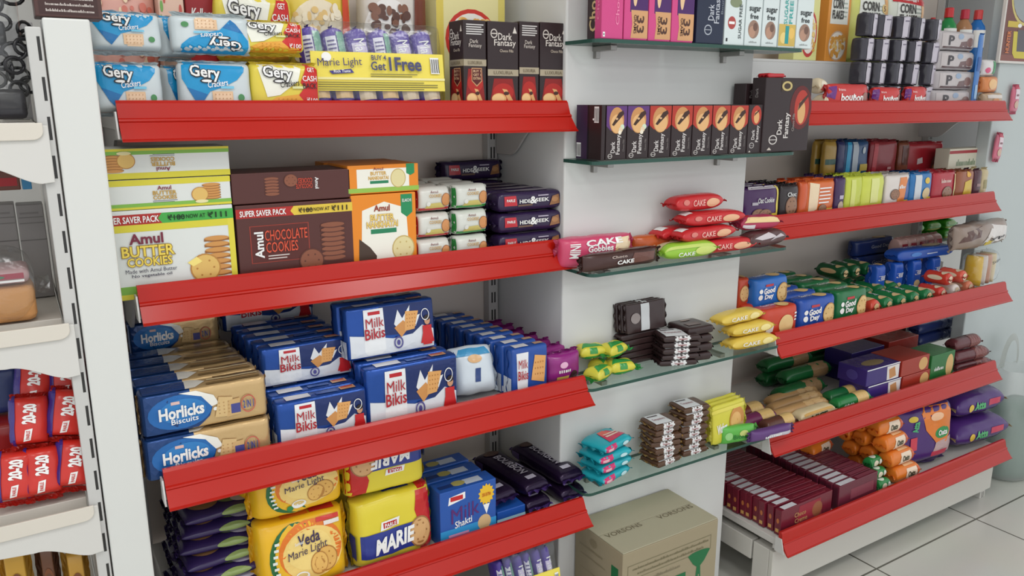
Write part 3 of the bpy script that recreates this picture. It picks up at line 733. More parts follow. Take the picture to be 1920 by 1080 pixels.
HSART = {'front': [('p', (190, 40, 52), [(.1, .3), (.29, .3), (.27, .84), (.1, .84)]), ('t', W_, 'PARLE', .19, .6, .12, .14, 0, .02), ('t', W_, 'HIDE', .4, .52, .16, .2, 0, .02), ('t', W_, '&', .525, .56, .09, .38, 0, .03), ('t', W_, 'SEEK', .66, .55, .2, .2, 0, .02), ('r', (110, 84, 70), .3, .24, .52, .34), ('p', (150, 104, 66), [(.78, .2), (.94, .26), (.92, .8), (.82, .7)]), ('e', (176, 126, 80), .86, .52, .05, .14), ('r', (180, 170, 190), .6, .76, .76, .82)],
         'top': [('r', (120, 112, 122), .2, .2, .8, .8)]}
zc = Z2
for k, (yt, nm) in enumerate(((436, 'lowest'), (398, 'middle'), (360, 'topmost'))):
    a = P('biscuit_pack', 'biscuit pack', 'dark purple chocolate chip pack, %s of the front pile by the pillar' % nm, (926 + (2 - k), 1062, yt), F2 + .003 * k, zc, .05, 'blk', HSP, HSART, 'dark purple chocolate chip packs', h=.0465, fin=.012, n=4)
    if k >= 1: a.file(3 if k == 2 else 1, 'dark purple chocolate chip pack, %s back on the ' + nm + ' layer by the pillar', dx=-.004)
    zc += .0495
P('biscuit_pack', 'biscuit pack', 'dark purple chocolate chip pack standing alone at the very back', (824, 948, 311), 1.815, Z2 + .152, .045, 'blk', HSP, HSART, 'dark purple chocolate chip packs', fin=.012, n=4, h=.05)
for k in range(2): P('biscuit_pack', 'biscuit pack', 'dark purple chocolate chip pack at the back, %s under the lone topmost one' % ('second', 'first')[k], (824, 948, 350), 1.815, Z2 + .076 * k, .045, 'blk', HSP, HSART, 'dark purple chocolate chip packs', fin=.012, n=4, h=.072)

# ================================================================== NEARER BAY, THIRD SHELF
Z3 = LVL[3]; F3 = 1.472
GOLD = (206, 174, 124)
HOART = {'front': [('p', (24, 62, 118), [(0, 0), (.42, 0), (.52, .25), (.55, .52), (.46, .82), (.3, .97), (0, 1)]), ('e', (34, 104, 176), .28, .5, .26, .46), ('e', (50, 128, 196), .3, .52, .19, .32), ('p', (236, 234, 226), [(.28, .99), (.42, .99), (.56, .8), (.6, .55), (.54, .5), (.46, .82)]), ('e', (236, 234, 226), .57, .42, .02, .05), ('r', (226, 190, 184), .21, .72, .28, .8),
          ('t', W_, 'Horlicks', .29, .52, .36, .3, 4, .035), ('t', W_, 'Biscuits', .31, .28, .22, .14, 4), ('p', (216, 184, 130), [(.56, .18), (.7, .14), (.72, .66), (.6, .72)]), ('p', (206, 170, 116), [(.66, .12), (.78, .16), (.78, .6), (.68, .58)]),
          ('r', (72, 74, 140), .7, .2, .78, .46), ('g', (196, 90, 80), .85, .4, .065, .24, .12), ('t', (40, 70, 150), '2 IN 1', .85, .4, .09, .2, 0, .02)] + grid((180, 140, 90), .58, .7, .22, .6, 3, 4),
         'top': [('p', (40, 66, 120), [(0, .05), (.34, .05), (.44, .5), (.34, .95), (0, .95)]), ('p', (228, 224, 214), [(.34, .05), (.42, .05), (.52, .5), (.42, .95), (.36, .95)]), ('r', (130, 104, 66), .52, .1, .98, .28), ('r', (226, 204, 158), .54, .5, .98, .62), ('r', (140, 110, 70), .6, .74, .98, .86)]}
ho = dict(two=((24, 62, 118), .36), finish='foil', fin=.004, n=9, pw=40, crumple=.0012)
HG = 'gold and blue malted biscuit packs'
a = P('biscuit_pack', 'biscuit pack', 'gold and blue malted biscuit pack, lower one at the very front', (262, 514, 820), F3, Z3, .055, 'blk', GOLD, HOART, HG, h=.079, **ho)
b = P('biscuit_pack', 'biscuit pack', 'gold and blue malted biscuit pack, upper one at the front, whole face visible', (254, 506, 738), F3 + .006, a.top + .001, .055, 'blk', GOLD, HOART, HG, h=.079, **ho)
a.file(4, 'gold and blue malted biscuit pack, lower layer, %s from the front', start=1, dx=-.001)
b.file(4, 'gold and blue malted biscuit pack, upper layer, %s from the front', start=1, dx=-.002)
c = P('biscuit_pack', 'biscuit pack', 'dim gold malted biscuit pack, lower of the two at the back', (240, 420, 655), 1.79, Z3 + .083, .055, 'blk', GOLD, HOART, HG, h=.066, **ho)
P('biscuit_pack', 'biscuit pack', 'dim gold malted biscuit pack, upper of the two at the back', (233, 414, 600), 1.79, Z3 + .151, .055, 'blk', GOLD, HOART, HG, h=.066, **ho)
P('biscuit_pack', 'biscuit pack', 'dim gold malted biscuit pack on the tray at the back, under the two', (240, 420, 700), 1.79, Z3, .055, 'blk', GOLD, HOART, HG, h=.08, **ho)

MBB = (36, 78, 158)
def milk(v=0):
    f = [('p', (24, 44, 100), [(.36, .4), (1, .3), (1, 1), (.36, 1)]), ('p', (218, 222, 228), [(0, 0), (1, 0), (1, .38), (.86, .5), (.74, .34), (.5, .3), (.2, .42), (0, .48)]), ('p', (232, 234, 236), [(.17, .98), (.4, .98), (.41, .1), (.36, .02), (.2, .02), (.16, .1)]),
         ('r', (186, 32, 44), .22, .86, .36, .93), ('t', (172, 24, 40), 'Milk', .29, .7, .21, .2, 4, .014), ('t', (172, 24, 40), 'Bikis', .285, .47, .23, .22, 4, .014)]
    f += [('p', (226, 228, 232), [(.52, .6), (.57, .9), (.62, .7), (.72, .96), (.7, .68), (.84, .74), (.78, .5), (.6, .4)]), ('p', (206, 144, 82), [(.52, .52), (.63, .66), (.7, .5), (.6, .3)]), ('p', (222, 164, 98), [(.64, .42), (.66, .84), (.82, .82), (.76, .44)])]
    f += grid((170, 112, 58), .66, .79, .48, .8, 4, 4) + [('r', (196, 36, 40), .86, .06, .97, .48), ('p', (196, 36, 40), [(.83, .1), (.88, .46), (.96, .46), (1.0, .1)]), ('e', (196, 146, 112), .92, .58, .035, .09), ('e', (40, 28, 26), .92, .64, .038, .06), ('g', W_, .9, .72, .05, .13, .14)]
    f += [('g', (78, 74, 140), .56, .2, .055, .13, .25), ('e', (78, 74, 140), .56, .2, .02, .06)]
    return {'front': f, 'top': [('r', (224, 224, 228), .1, .2, .38, .8), ('r', (52, 92, 170), .45, .25, .7, .6), ('r', (214, 160, 120), .74, .3, .92, .75), ('r', (196, 70, 60), .76, .55, .9, .7)], 'left': [('r', (198, 208, 220), 0, 0, 1, .36)]}
MB = milk(); MG = 'blue milk biscuit packs'
mk = dict(finish='foil', fin=.003, n=8, pw=30, crumple=.001)
a = P('biscuit_pack', 'biscuit pack', 'wide blue milk biscuit pack, front of the lower row beside the gold packs', (513, 692, 745), F3, Z3, .042, 'blk', MBB, MB, MG, **mk)
a.file(4, 'wide blue milk biscuit pack, lower row beside the gold packs, %s from the front')
b = P('biscuit_pack', 'biscuit pack', 'wide blue milk biscuit pack, front of the upper row beside the gold packs', (484, 664, 650), 1.565, a.top + .001, .042, 'blk', MBB, MB, MG, h=.083, **mk)
b.file(4, 'wide blue milk biscuit pack, upper row beside the gold packs, %s from the front', dx=-.002)
P('biscuit_pack', 'biscuit pack', 'wide blue milk biscuit pack highest at the back, under the red rail', (412, 590, 562), 1.83, b.top - .03, .042, 'blk', MBB, MB, MG, h=.085, **mk)
c = P('biscuit_pack', 'biscuit pack', 'wide blue milk biscuit pack, lower front of the middle pile, white glass shown', (682, 862, 682), F3, Z3, .042, 'blk', MBB, MB, MG, **mk)
c.file(3, 'wide blue milk biscuit pack in the lower middle pile, %s from the front')
d_ = P('biscuit_pack', 'biscuit pack', 'wide blue milk biscuit pack, upper front of the middle pile, tallest in sight', (646, 820, 575), 1.525, c.top + .001, .042, 'blk', MBB, MB, MG, rot=(R(-5), 0, 0), **mk)
d_.file(1, 'wide blue milk biscuit pack, upper middle pile, %s from the front', dx=-.004, step=.046)
P('biscuit_pack', 'biscuit pack', 'small white and pale blue milk biscuit pouch lying between blue packs', (860, 946, 672), F3 + .012, Z3, .07, 'pil', (206, 216, 224), {'front': [('p', (70, 150, 196), [(.1, .8), (.9, .8), (.8, .98), (.2, .98)]), ('p', (30, 60, 120), [(.44, .2), (.56, .2), (.6, .5), (.48, .5)]), ('e', (214, 170, 120), .5, .72, .16, .1)]}, MG, rot=(R(-22), 0, R(-6)), fin=.008, crumple=.003)
a = P('biscuit_pack', 'biscuit pack', 'small blue milk biscuit pack, front of the slanting file of small packs', (958, 1030, 652), F3 + .004, Z3, .038, 'blk', MBB, {'front': [('p', (228, 230, 234), [(.1, .95), (.44, .95), (.42, .05), (.14, .05)]), ('t', (172, 24, 40), 'Milk', .28, .7, .26, .2, 0, .014), ('t', (172, 24, 40), 'Bikis', .28, .45, .28, .2, 0, .014), ('p', (222, 164, 98), [(.52, .3), (.9, .2), (.94, .8), (.62, .86)]), ('r', (200, 206, 220), 0, 0, 1, .12)] + grid((170, 112, 58), .6, .88, .35, .75, 4, 3), 'top': [('r', (226, 226, 230), .12, .2, .5, .85), ('r', (190, 150, 120), .7, .3, .95, .7)], 'left': [('r', (206, 214, 224), 0, 0, 1, .4)]}, 'small blue milk biscuit packs', fin=.003, n=8, pw=30, crumple=.001)
a.file(8, 'small blue milk biscuit pack, slanting file of small packs, %s from the front', dx=-.004)
PUR = (142, 38, 122)
a = P('biscuit_pack', 'biscuit pack', 'bright purple biscuit packet, front of the file touching the pillar', (1032, 1094, 660), F3 + .004, Z3, .046, 'sac', PUR, [('r', (226, 196, 90), .2, .12, .6, .26), ('e', (60, 30, 40), .78, .22, .14, .16), ('e', (230, 180, 210), .4, .62, .12, .1), ('s', W_, 'YUM', .45, .45, .4, .14)], 'purple biscuit packets by the pillar', fin=.01, crumple=.003)
a.file(6, 'bright purple biscuit packet by the pillar, %s from the front', dx=-.003, dz=-.001, jrot=8)

# ================================================================== NEARER BAY, FOURTH SHELF
Z4 = LVL[4]; F4 = 1.468
DG = 'dark purple and green packs in the corner'
it = Item('biscuit_pack', 'biscuit pack', pack_parts(.17, .026, .1, 'pil', (48, 34, 82), {'top': [('e', (112, 130, 84), .66, .5, .2, .3), ('e', (196, 190, 206), .8, .3, .16, .18), ('e', (150, 110, 74), .3, .5, .2, .34)], 'front': [('e', (140, 160, 96), .66, .6, .2, .3), ('r', (150, 140, 176), .5, .1, .9, .3)]}, fin=.008, seed=2), .17, .026, .1, DG)
for ly in range(7):
    for cx in range(2):
        yo = 1.535 + .012 * ly
        it.put(.255 + .003 * ly + random.uniform(-.004, .004), yo + .112 * cx, Z4 + .0275 * ly, 'dark purple and green pack in the shaded corner, %s layer up, %s' % (ORD[ly], ('nearer', 'farther')[cx]), (0, 0, R(random.uniform(-6, 6))))
VY = (236, 184, 34)
def veda():
    a = [('e', (34, 104, 58), .42, .5, .3, .5), ('e', VY, .47, .52, .29, .5), ('e', (226, 120, 36), .58, .56, .36, .44), ('e', (240, 206, 120), .6, .5, .34, .4), ('e', (244, 214, 130), .56, .56, .25, .3)]
    a += cookie(.74, .36, .13, .2, (226, 176, 92), (176, 120, 50)) + cookie(.66, .32, .1, .18, (232, 184, 100), (186, 130, 60)) + [('e', W_, .46, .18, .08, .08), ('e', (220, 190, 120), .46, .2, .06, .04), ('e', (50, 130, 70), .36, .12, .035, .06)]
    a += [('t', (60, 44, 80), 'Veda', .56, .74, .24, .17, 10, .02), ('t', (60, 44, 80), 'Marie Light', .54, .55, .44, .16, 12, .02), ('t', W_, 'Sunfeast', .45, .7, .1, .05, 10), ('r', (204, 50, 40), .66, .94, .92, 1.0), ('r', (230, 222, 214), .74, .87, .92, .93)]
    a += [('r', (226, 232, 226), .15 + .012 * abs(k - 3), .2 + .09 * k, .2 + .012 * abs(k - 3), .24 + .09 * k) for k in range(7)]
    return {'front': a, 'top': [('r', (226, 120, 36), .3, .2, .6, .8), ('r', (204, 50, 40), .62, .2, .9, .7)]}
VE = veda(); VG = 'yellow light marie biscuit packs'
vk = dict(fin=.01, n=5, pw=9, crumple=.0022)
a = P('biscuit_pack', 'biscuit pack', 'big yellow marie biscuit pack with green band, lower one at the front', (472, 660, 984), F4, Z4, .08, 'blk', VY, VE, VG, rot=(R(-4), 0, R(-2)), **vk)
b = P('biscuit_pack', 'biscuit pack', 'big yellow marie biscuit pack with green band, upper one at the front', (462, 654, 880), F4 + .008, a.top + .001, .08, 'blk', VY, VE, VG, rot=(R(-5), 0, R(2)), **vk)
a.file(3, 'big yellow marie biscuit pack, lower row, %s from the front', dx=-.004, step=.087, jrot=.3, jit=.0004)
b.file(3, 'big yellow marie biscuit pack, upper row, %s from the front', dx=-.006, step=.087, jrot=.3, jit=.0004)
PY_ = (224, 206, 58); PR = (192, 34, 34)
def marie():
    a = [('p', PR, [(.8, 0), (1, 0), (1, 1), (.78, 1), (.74, .7), (.8, .4)]), ('p', (44, 58, 140), [(.04, .1), (.78, .1), (.78, .52), (.04, .5)]), ('t', W_, 'MARIE', .46, .31, .5, .24, 8, .04, .15), ('p', W_, [(.28, .52), (.52, .55), (.54, .68), (.3, .66)]), ('r', PR, .32, .55, .5, .64), ('t', W_, 'PARLE', .41, .595, .15, .06, 0, .02)]
    return {'front': a + cookie(.8, .32, .15, .26, (212, 166, 112), (160, 112, 66)), 'top': [('r', (44, 58, 140), .4, .3, .75, .7), ('r', PR, .82, .05, .98, .95), ('t', W_, 'MARIE', .57, .5, .3, .25)], 'left': [('r', (44, 58, 140), .1, .1, .9, .5)]}
MA = marie(); AG = 'yellow and red marie biscuit packs'
vk = dict(fin=.008, n=5, pw=10, crumple=.0026)
a = P('biscuit_pack', 'biscuit pack', 'yellow and red marie pack with blue band, lower one, right way up', (660, 822, 938), F4, Z4, .08, 'blk', PY_, MA, AG, rot=(R(-4), 0, R(2)), **vk)
b = P('biscuit_pack', 'biscuit pack', 'yellow and red marie pack with blue band, upper one, upside down', (644, 806, 840), F4 + .012, a.top + .001, .08, 'blk', PY_, MA, AG, rot=(R(-6), 0, R(-2)), inv=True, **vk)
a.file(2, 'yellow and red marie pack, lower row, %s from the front', dx=-.004, step=.087, jrot=.3, jit=.0004)
b.file(2, 'yellow and red marie pack, upper row, %s from the front', dx=-.006, step=.087, jrot=.3, jit=.0004)
MS = (34, 84, 168)
MSART = {'front': [('r', (52, 148, 206), 0, 0, 1, .3), ('p', W_, [(.14, .74), (.44, .8), (.44, .92), (.16, .88)]), ('r', (196, 40, 44), .18, .8, .4, .88), ('t', W_, 'Milk', .44, .56, .5, .26, 8, .05), ('t', (90, 40, 110), 'Milk', .44, .56, .5, .26, 8, .0), ('t', W_, 'Shakti', .4, .38, .3, .12, 8), burst((236, 190, 50), .82, .76, .15, .2), ('t', (190, 60, 30), '25% EXTRA', .82, .76, .16, .06), ('p', W_, [(.76, .58), (.88, .58), (.82, .4)]), ('e', (206, 176, 130), .78, .26, .12, .14), ('r', (220, 150, 190), .14, .16, .5, .2)],
         'top': [('r', (190, 200, 214), .5, .2, .8, .7), ('e', (170, 160, 90), .4, .5, .12, .25), ('r', (20, 50, 110), .05, .3, .3, .6)]}
a = P('biscuit_box', 'biscuit box', 'blue milk biscuit carton with a yellow sunburst, at the front', (824, 930, 912), F4, Z4, .05, 'box', MS, MSART, 'blue milk biscuit cartons', finish='film')
a.file(2, 'blue milk biscuit carton, %s back behind the sunburst one', dx=-.004, step=.06)
P('biscuit_box', 'biscuit box', 'blue milk biscuit carton lying low under the long black packs', (932, 985, 938), F4 + .012, Z4, .06, 'box', MS, {'front': [('r', (170, 214, 226), 0, .3, 1, .5), ('r', (60, 150, 206), 0, 0, 1, .3)]}, 'blue milk biscuit cartons', finish='film', h=.04)
BOU = (38, 22, 52)
def bou(w, h, d): return pack_parts(w, h, d, 'long', BOU, {'top': [('t', (190, 184, 196), 'BOURBON', .5, .5, .34, .52, 270, .02), ('r', (196, 190, 206), .3, .1, .7, .17), ('e', (84, 54, 44), .5, .87, .34, .07), ('r', (170, 160, 190), .72, .36, .8, .5)], 'left': [('r', (90, 70, 120), .05, .2, .2, .7)]}, fin=.012, n=3.4, pw=12, seal=(92, 66, 140), finish='foil', seed=w * 99)
it = Item('biscuit_pack', 'biscuit pack', bou(.075, .04, .25), .075, .04, .25, 'long black chocolate cream packs')
for i, (px, py, rz, s) in enumerate(((952, 950, 8, 'nearest the blue carton'), (1016, 930, 6, 'in the middle'), (1084, 908, 3, 'nearest the pillar'))):
    p = at(px, py, Y=F4 + .01)
    zb = Z4 + (.042 if i == 0 else .041 if i == 1 else .041)
    it.put(p.x - .012, F4 + .128 + .012, zb, 'long black chocolate cream pack on the upper layer, ' + s, (0, 0, R(rz)))
    if i: it.put(p.x - .01, F4 + .128, Z4, 'long black chocolate cream pack on the lower layer, ' + s, (0, 0, R(rz - 3)))
    else: it.put(p.x - .008, F4 + .2, Z4, 'long black chocolate cream pack on the lower layer, ' + s, (0, 0, R(4)))
# ------------------------------------------------------------------ bottom shelf, only its top edge in the picture
Z5 = LVL[5]
multipack('shrink-wrapped multipack of biscuit rolls on the lowest shelf, cut by the picture edge', (965, 1066, 1043), 1.40, Z5 + .014, R(-2), R(-12), h=.2)
it = Item('biscuit_pack', 'biscuit pack', pack_parts(.15, .05, .06, 'blk', (52, 30, 44), {'top': [('r', (150, 140, 150), .2, .2, .5, .8)], 'front': [('r', (190, 60, 60), .2, .3, .5, .7)]}, fin=.01), .15, .05, .06, 'dark packs on the lowest nearer shelf')
for i in range(3):
    for k in range(3):
        it.put(.70 + .005 * k, 1.46 + i * .075, Z5 + .052 * k, 'dark maroon pack on the lowest nearer shelf, %s layer up, %s back' % (ORD[k], ORD[i]))

# ================================================================== GLASS SHELVES ON THE PILLAR
# ---- highest shelf: boxes standing in a row, tops above the picture
GA = GZ[1] + .0005; YG = 1.440
GG = 'boxes on the highest glass shelf'
def gbox(name, label, x0, x1, col, art, d=.09, h=.2, Z=GA, Y=YG, grp=GG, cat='cookie box', kind='box', yref=50, **k):
    return P(name, cat, label, (x0, x1, yref), Y, Z, d, kind, col, art, grp, h=h, **k)
gbox('chocolate_box', 'narrow dark brown chocolate box, nearest end of the highest glass shelf', 1126, 1140, (52, 34, 38), {'left': [('t', (206, 180, 130), 'Chocolate', .45, .5, .5, .8, 90, .02), ('t', (150, 130, 100), 'DARK', .85, .6, .12, .3, 90)], 'front': []}, d=.05, Y=1.475)
PNK = (204, 70, 130)
gbox('chocolate_box', 'plain pink chocolate box showing its long side', 1128, 1168, PNK, {'front': [('t', (232, 130, 170), 'Chocolate', .72, .45, .16, .6, 90), ('r', W_, .06, .02, .16, .07), ('r', K_, .09, .035, .13, .055)], 'left': [('t', (232, 130, 170), 'Chocolate', .5, .5, .3, .6, 90)]}, d=.025, Y=YG)
for k, (a, b) in enumerate(((1170, 1214), (1216, 1257), (1259, 1300))):
    gbox('chocolate_box', 'pink and purple chocolate box with a tan 33 band, %s from the plain pink box' % ORD[k], a, b, PNK,
         {'front': [('r', (74, 36, 98), .24, .3, 1, 1), ('p', (206, 156, 110), [(.28, .02), (1, .02), (1, .32), (.28, .32), (.34, .17)]), ('p', (186, 132, 96), [(.5, .4), (.66, .6), (.5, .8), (.36, .58)]), ('e', (226, 190, 150), .44, .52, .1, .16), ('t', (80, 50, 40), '33', .68, .17, .3, .18, 270, .02), ('t', (80, 50, 40), 'GRAMS', .46, .17, .12, .2, 270)]})
NAV = (28, 38, 62)
gbox('chocolate_box', 'navy cookie box with grey lettering, between the pink and the white boxes', 1306, 1357, NAV, {'front': [('g', (170, 176, 186), .42, .16, .14, .06, .22), ('r', (170, 176, 186), .3, .157, .54, .165), ('t', (186, 190, 200), 'Dark', .5, .36, .2, .18, 90), ('t', (186, 190, 200), 'Fantasy', .74, .4, .24, .32, 90), ('t', (120, 128, 140), 'Bourbon', .9, .5, .08, .3, 90)], 'left': [('r', (176, 178, 184), .0, 0, .8, 1)]})
for k, (a, b, v) in enumerate(((1359, 1396, 0), (1398, 1428, 1), (1430, 1459, 1), (1461, 1492, 2), (1494, 1524, 1))):
    art = {0: [('e', (170, 70, 66), .34, .26, .2, .075), ('r', W_, .2, .245, .48, .275), ('t', (60, 70, 70), 'SUGAR FREE', .76, .28, .14, .4, 90), ('e', (130, 140, 110), .5, .5, .3, .06), ('p', (120, 136, 110), [(.4, .8), (.9, .84), (.9, 1), (.5, 1)]), ('r', K_, .08, .04, .16, .08)],
           1: [('e', (150, 120, 104), .5, .2, .34, .11), ('e', (180, 140, 118), .42, .17, .2, .07), ('e', (112, 84, 72), .6, .23, .14, .05), ('t', (50, 56, 58), 'sugar', .52, .43, .7, .07, 0, .02), ('t', (50, 56, 58), 'free', .5, .355, .5, .06, 0, .02), ('s', (160, 166, 166), 'biscuits', .5, .05, .5, .025)],
           2: [('r', (206, 176, 90), 0, .02, 1, .29), ('e', (232, 206, 130), .3, .12, .2, .07), ('e', (230, 190, 100), .76, .18, .18, .07), ('r', (46, 150, 150), .38, .05, .6, .27), ('t', (60, 166, 160), 'SUGAR', .36, .44, .2, .3, 90), ('t', (60, 166, 160), 'FREE', .66, .44, .2, .28, 90)]}[v]
    gbox('biscuit_box', 'white sugar free biscuit box, %s along from the navy box' % ORD[k], a, b, (212, 222, 222), {'front': art}, grp='white sugar free boxes')
# ---- black cookie boxes on the second glass shelf
GB = GZ[2] + .0005
def dark2(c, wide=False, big=False):
    hot, body = c, DKB
    a = [('e', hot, .5, .7, .52, .22)] if not big else [('e', (96, 24, 24), .78, .6, .24, .3), ('e', hot, .8, .6, .16, .24)]
    a = [('p', hot, [(.0, .98), (1, .98), (1, .62), (.8, .54), (.2, .54), (0, .62)]), ] if not big else a
    if big:
        a += [('e', (214, 166, 110), .8, .54, .085, .16), ('p', (70, 40, 30), [(.72, .56), (.92, .74), (.94, .8), (.74, .66)]), ('r', (60, 44, 30), .33, .82, .57, .96), ('e', (196, 176, 116), .45, .89, .11, .065), ('e', (60, 44, 30), .45, .89, .07, .04), ('g', (206, 200, 196), .22, .17, .09, .065, .22), ('r', (206, 200, 196), .14, .165, .3, .175),
              ('t', (212, 206, 202), 'Dark', .34, .34, .1, .2, 90, .02), ('t', (212, 206, 202), 'Fantasy', .5, .36, .13, .34, 90, .02), ('t', (150, 140, 136), 'Choco Fills', .63, .4, .05, .24, 90), ('p', (200, 190, 180), [(.1, .03), (.2, .03), (.15, .07)])]
    else:
        a += [('e', (198, 142, 88), .5, .72, .36, .24), ('e', (224, 176, 120), .52, .66, .3, .17), ('p', (60, 34, 26), [(.26, .64), (.36, .62), (.86, .84), (.8, .9), (.6, .86)]), ('e', (210, 170, 130), .5, .75, .06, .02)] + ([('e', (206, 222, 196), .78, .6, .1, .05), ('e', (226, 206, 176), .7, .55, .1, .05), ('e', (236, 226, 206), .66, .5, .08, .04)] if c == PP else []) + [ ('g', (200, 194, 190), .2, .07, .11, .045, .25), ('r', (200, 194, 190), .1, .066, .3, .074),
              ('t', (206, 200, 198), 'Dark', .32, .23, .2, .2, 90, .02), ('t', (206, 200, 198), 'Fantasy', .6, .28, .24, .36, 90, .02), ('t', (120, 112, 110), 'Choco Fills', .84, .26, .08, .22, 90)]
    return a
PP, RR = (92, 52, 116), (176, 52, 38)
barc = bars(.1, .3, .66, .95, 7)
side = [('r', (56, 34, 66), .0, 0, .44, 1), ('r', (28, 22, 30), .44, 0, .5, 1), ('e', W_, .7, .74, .05, .02)] + bars(.02, .2, .04, .3, 7) + bars(.72, .9, .68, .97, 7)
YB2 = 1.444
gbox('cookie_box', 'black cookie box at the near end, purple side with a barcode showing', 1130, 1137, DKB, {'left': side, 'front': []}, d=.095, h=.124, Z=GB, Y=YB2, grp='black cookie boxes on the glass shelf', yref=160)
xs = [1139, 1179, 1221, 1263, 1303, 1340, 1374, 1408]
for k in range(7):
    gbox('cookie_box', 'black cookie box with a %s glow, %s in the row from the near end' % ('purple' if k < 2 else 'red', ORD[k + 1]), xs[k], xs[k + 1] - 1.5, DKB, dark2(PP if k < 2 else RR), d=.095, h=.124, Z=GB, Y=YB2, grp='black cookie boxes on the glass shelf', yref=160)
gbox('cookie_box', 'black cookie box with a small red cookie, squeezed beside the biggest black box', 1408, 1436, DKB, [('e', RR, .5, .78, .34, .2), ('e', (222, 170, 112), .52, .74, .18, .13), ('p', (60, 34, 26), [(.34, .76), (.66, .86), (.7, .9), (.4, .82)]), ('g', (190, 186, 184), .3, .16, .16, .06, .22), ('r', (190, 186, 184), .18, .157, .42, .163), ('t', (206, 200, 198), 'Dark', .34, .38, .2, .2, 90, .02), ('t', (206, 200, 198), 'Fantasy', .64, .4, .24, .34, 90, .02), ('p', (200, 190, 180), [(.1, .02), (.26, .02), (.18, .06)])], d=.05, h=.124, Z=GB, Y=YB2, grp='black cookie boxes on the glass shelf', yref=160)
gbox('cookie_box', 'biggest black cookie box, taller than the row, red cookie picture', 1437, 1524, DKB, {'front': dark2(RR, big=True), 'left': [('t', (150, 144, 142), 'Dark', .4, .8, .2, .12, 90)]}, d=.045, h=.192, Z=GB, Y=YB2 - .004, grp='big black cookie boxes', yref=150)
p = at(1410, 150, Y=1.50)
it = Item('cookie_box', 'cookie box', pack_parts(.075, .178, .042, 'box', DKB, {'left': [('t', (130, 124, 122), 'Dark', .5, .5, .3, .3, 90)], 'front': [('t', (150, 144, 142), 'Dark', .3, .85, .2, .12, 90), ('r', (60, 60, 62), .62, .6, .8, .98)]}), .075, .178, .042)
it.put(1.672, 1.507, GB + .125, 'black cookie box lying behind, peeking above the row of black boxes', (R(0), 0, 0)) if 0 else it.put(1.70, 1.518, GB, 'black cookie box standing behind the row, rising above it', (0, 0, 0))
P('chocolate_bar', 'chocolate', 'small red wrapper lying on top of the biggest black box', (1441, 1478, 97), 1.452, GB + .1905, .036, 'blk', (192, 40, 48), [], None, h=.012, fin=.006)

# ---- cakes on the third glass shelf
GC = GZ[3] + .0005
def cake(label, px, Y, zb, col, art, d=.045, h=None, rz=0, top=None, name='cake_pack', n=3, grp='wrapped cake packs', **k):
    return P(name, 'cake pack', label, px, Y, zb, d, 'pil', col, {'front': art, 'top': top or []}, grp, (0, 0, R(rz)), h=h, n=n, **dict(dict(fin=.012, crumple=.0018), **k))
PK = (206, 74, 110)
cake('pink cake pack with white lettering, at the near end of the glass shelf', (1058, 1196, 432), 1.480, GC, PK, [('t', W_, 'CAKE', .56, .86, .5, .2, 6, .03), ('t', W_, 'Gobbles', .5, .64, .34, .2, 4, .03), ('t', W_, 'MINI', .16, .6, .12, .5, 80, .02), ('p', (236, 214, 176), [(.7, .6), (.98, .5), (.94, .98), (.74, .96)]), ('p', (226, 190, 140), [(.64, .36), (.76, .4), (.74, .66)]), ('e', (240, 180, 90), .38, .3, .08, .18)], d=.062, h=.074, rz=-6)
cake('dark chocolate cake pack in front of the pink one', (1090, 1250, 466), 1.438, GC, (66, 38, 34), [('p', (104, 64, 54), [(.56, .2), (.9, .25), (.92, .8), (.62, .85)]), ('t', W_, 'CAKE', .5, .38, .22, .24, 2, .03), ('t', (200, 180, 170), 'Choco', .42, .75, .2, .16)], d=.04, h=.042, rz=3, top=[('r', (90, 58, 50), .5, .2, .9, .8)])
cake('orange cake pack behind, beside the pink one', (1190, 1292, 428), 1.497, GC, (190, 88, 40), [('t', (236, 200, 160), 'CAKE', .45, .45, .3, .3), ('e', (226, 180, 110), .78, .5, .16, .36)], d=.045, h=.058, rz=-2)
cake('lime green cake pack at the front edge, beside the chocolate one', (1246, 1350, 456), 1.44, GC, (150, 196, 60), [('e', (206, 220, 120), .76, .45, .2, .3), ('t', W_, 'CAKE', .4, .3, .3, .26), ('r', (196, 214, 110), .02, .7, .98, .9)], d=.05, h=.042, rz=-4, top=[('r', (206, 190, 150), 0, .4, .5, 1)])
REDK = (196, 44, 48)
ra = [('t', (240, 180, 170), 'CAKE', .45, .5, .24, .4), ('e', (232, 178, 140), .74, .45, .14, .3), ('e', (214, 120, 110), .2, .6, .06, .2)]
z = GC
for k, (xa, xb, s, rz) in enumerate(((1306, 1424, 'on the glass', -5), (1272, 1392, 'one up from the glass', 4), (1286, 1404, 'two up from the glass', -3))):
    q = cake('red cake pack in the leaning red pile, ' + s, (xa, xb, 440 - 30 * k), 1.447 + .004 * k, z, REDK, ra, d=.055, h=.036, rz=rz, top=[('r', W_, .04, .2, .16, .8)], grp='red cake packs')
    if k < 2: q.put(q.X - .03, q.Y + .05 - .004 * k, z, 'red cake pack at the back of the red pile, ' + s, (0, 0, R(6)))
    z += .038
cake('red cake pack balanced highest on the red pile', (1262, 1366, 368), 1.478, z, REDK, ra, d=.05, h=.042, rz=2, grp='red cake packs')
cake('brown cake pack with a clear end, at the far end of the glass', (1398, 1484, 448), 1.445, GC, (84, 52, 52), [('p', (206, 196, 200), [(.1, .7), (.5, .95), (.7, .6), (.3, .5)]), ('p', (196, 186, 190), [(.5, .4), (.9, .6), (.8, .8)])], d=.05, h=.046, rz=5)
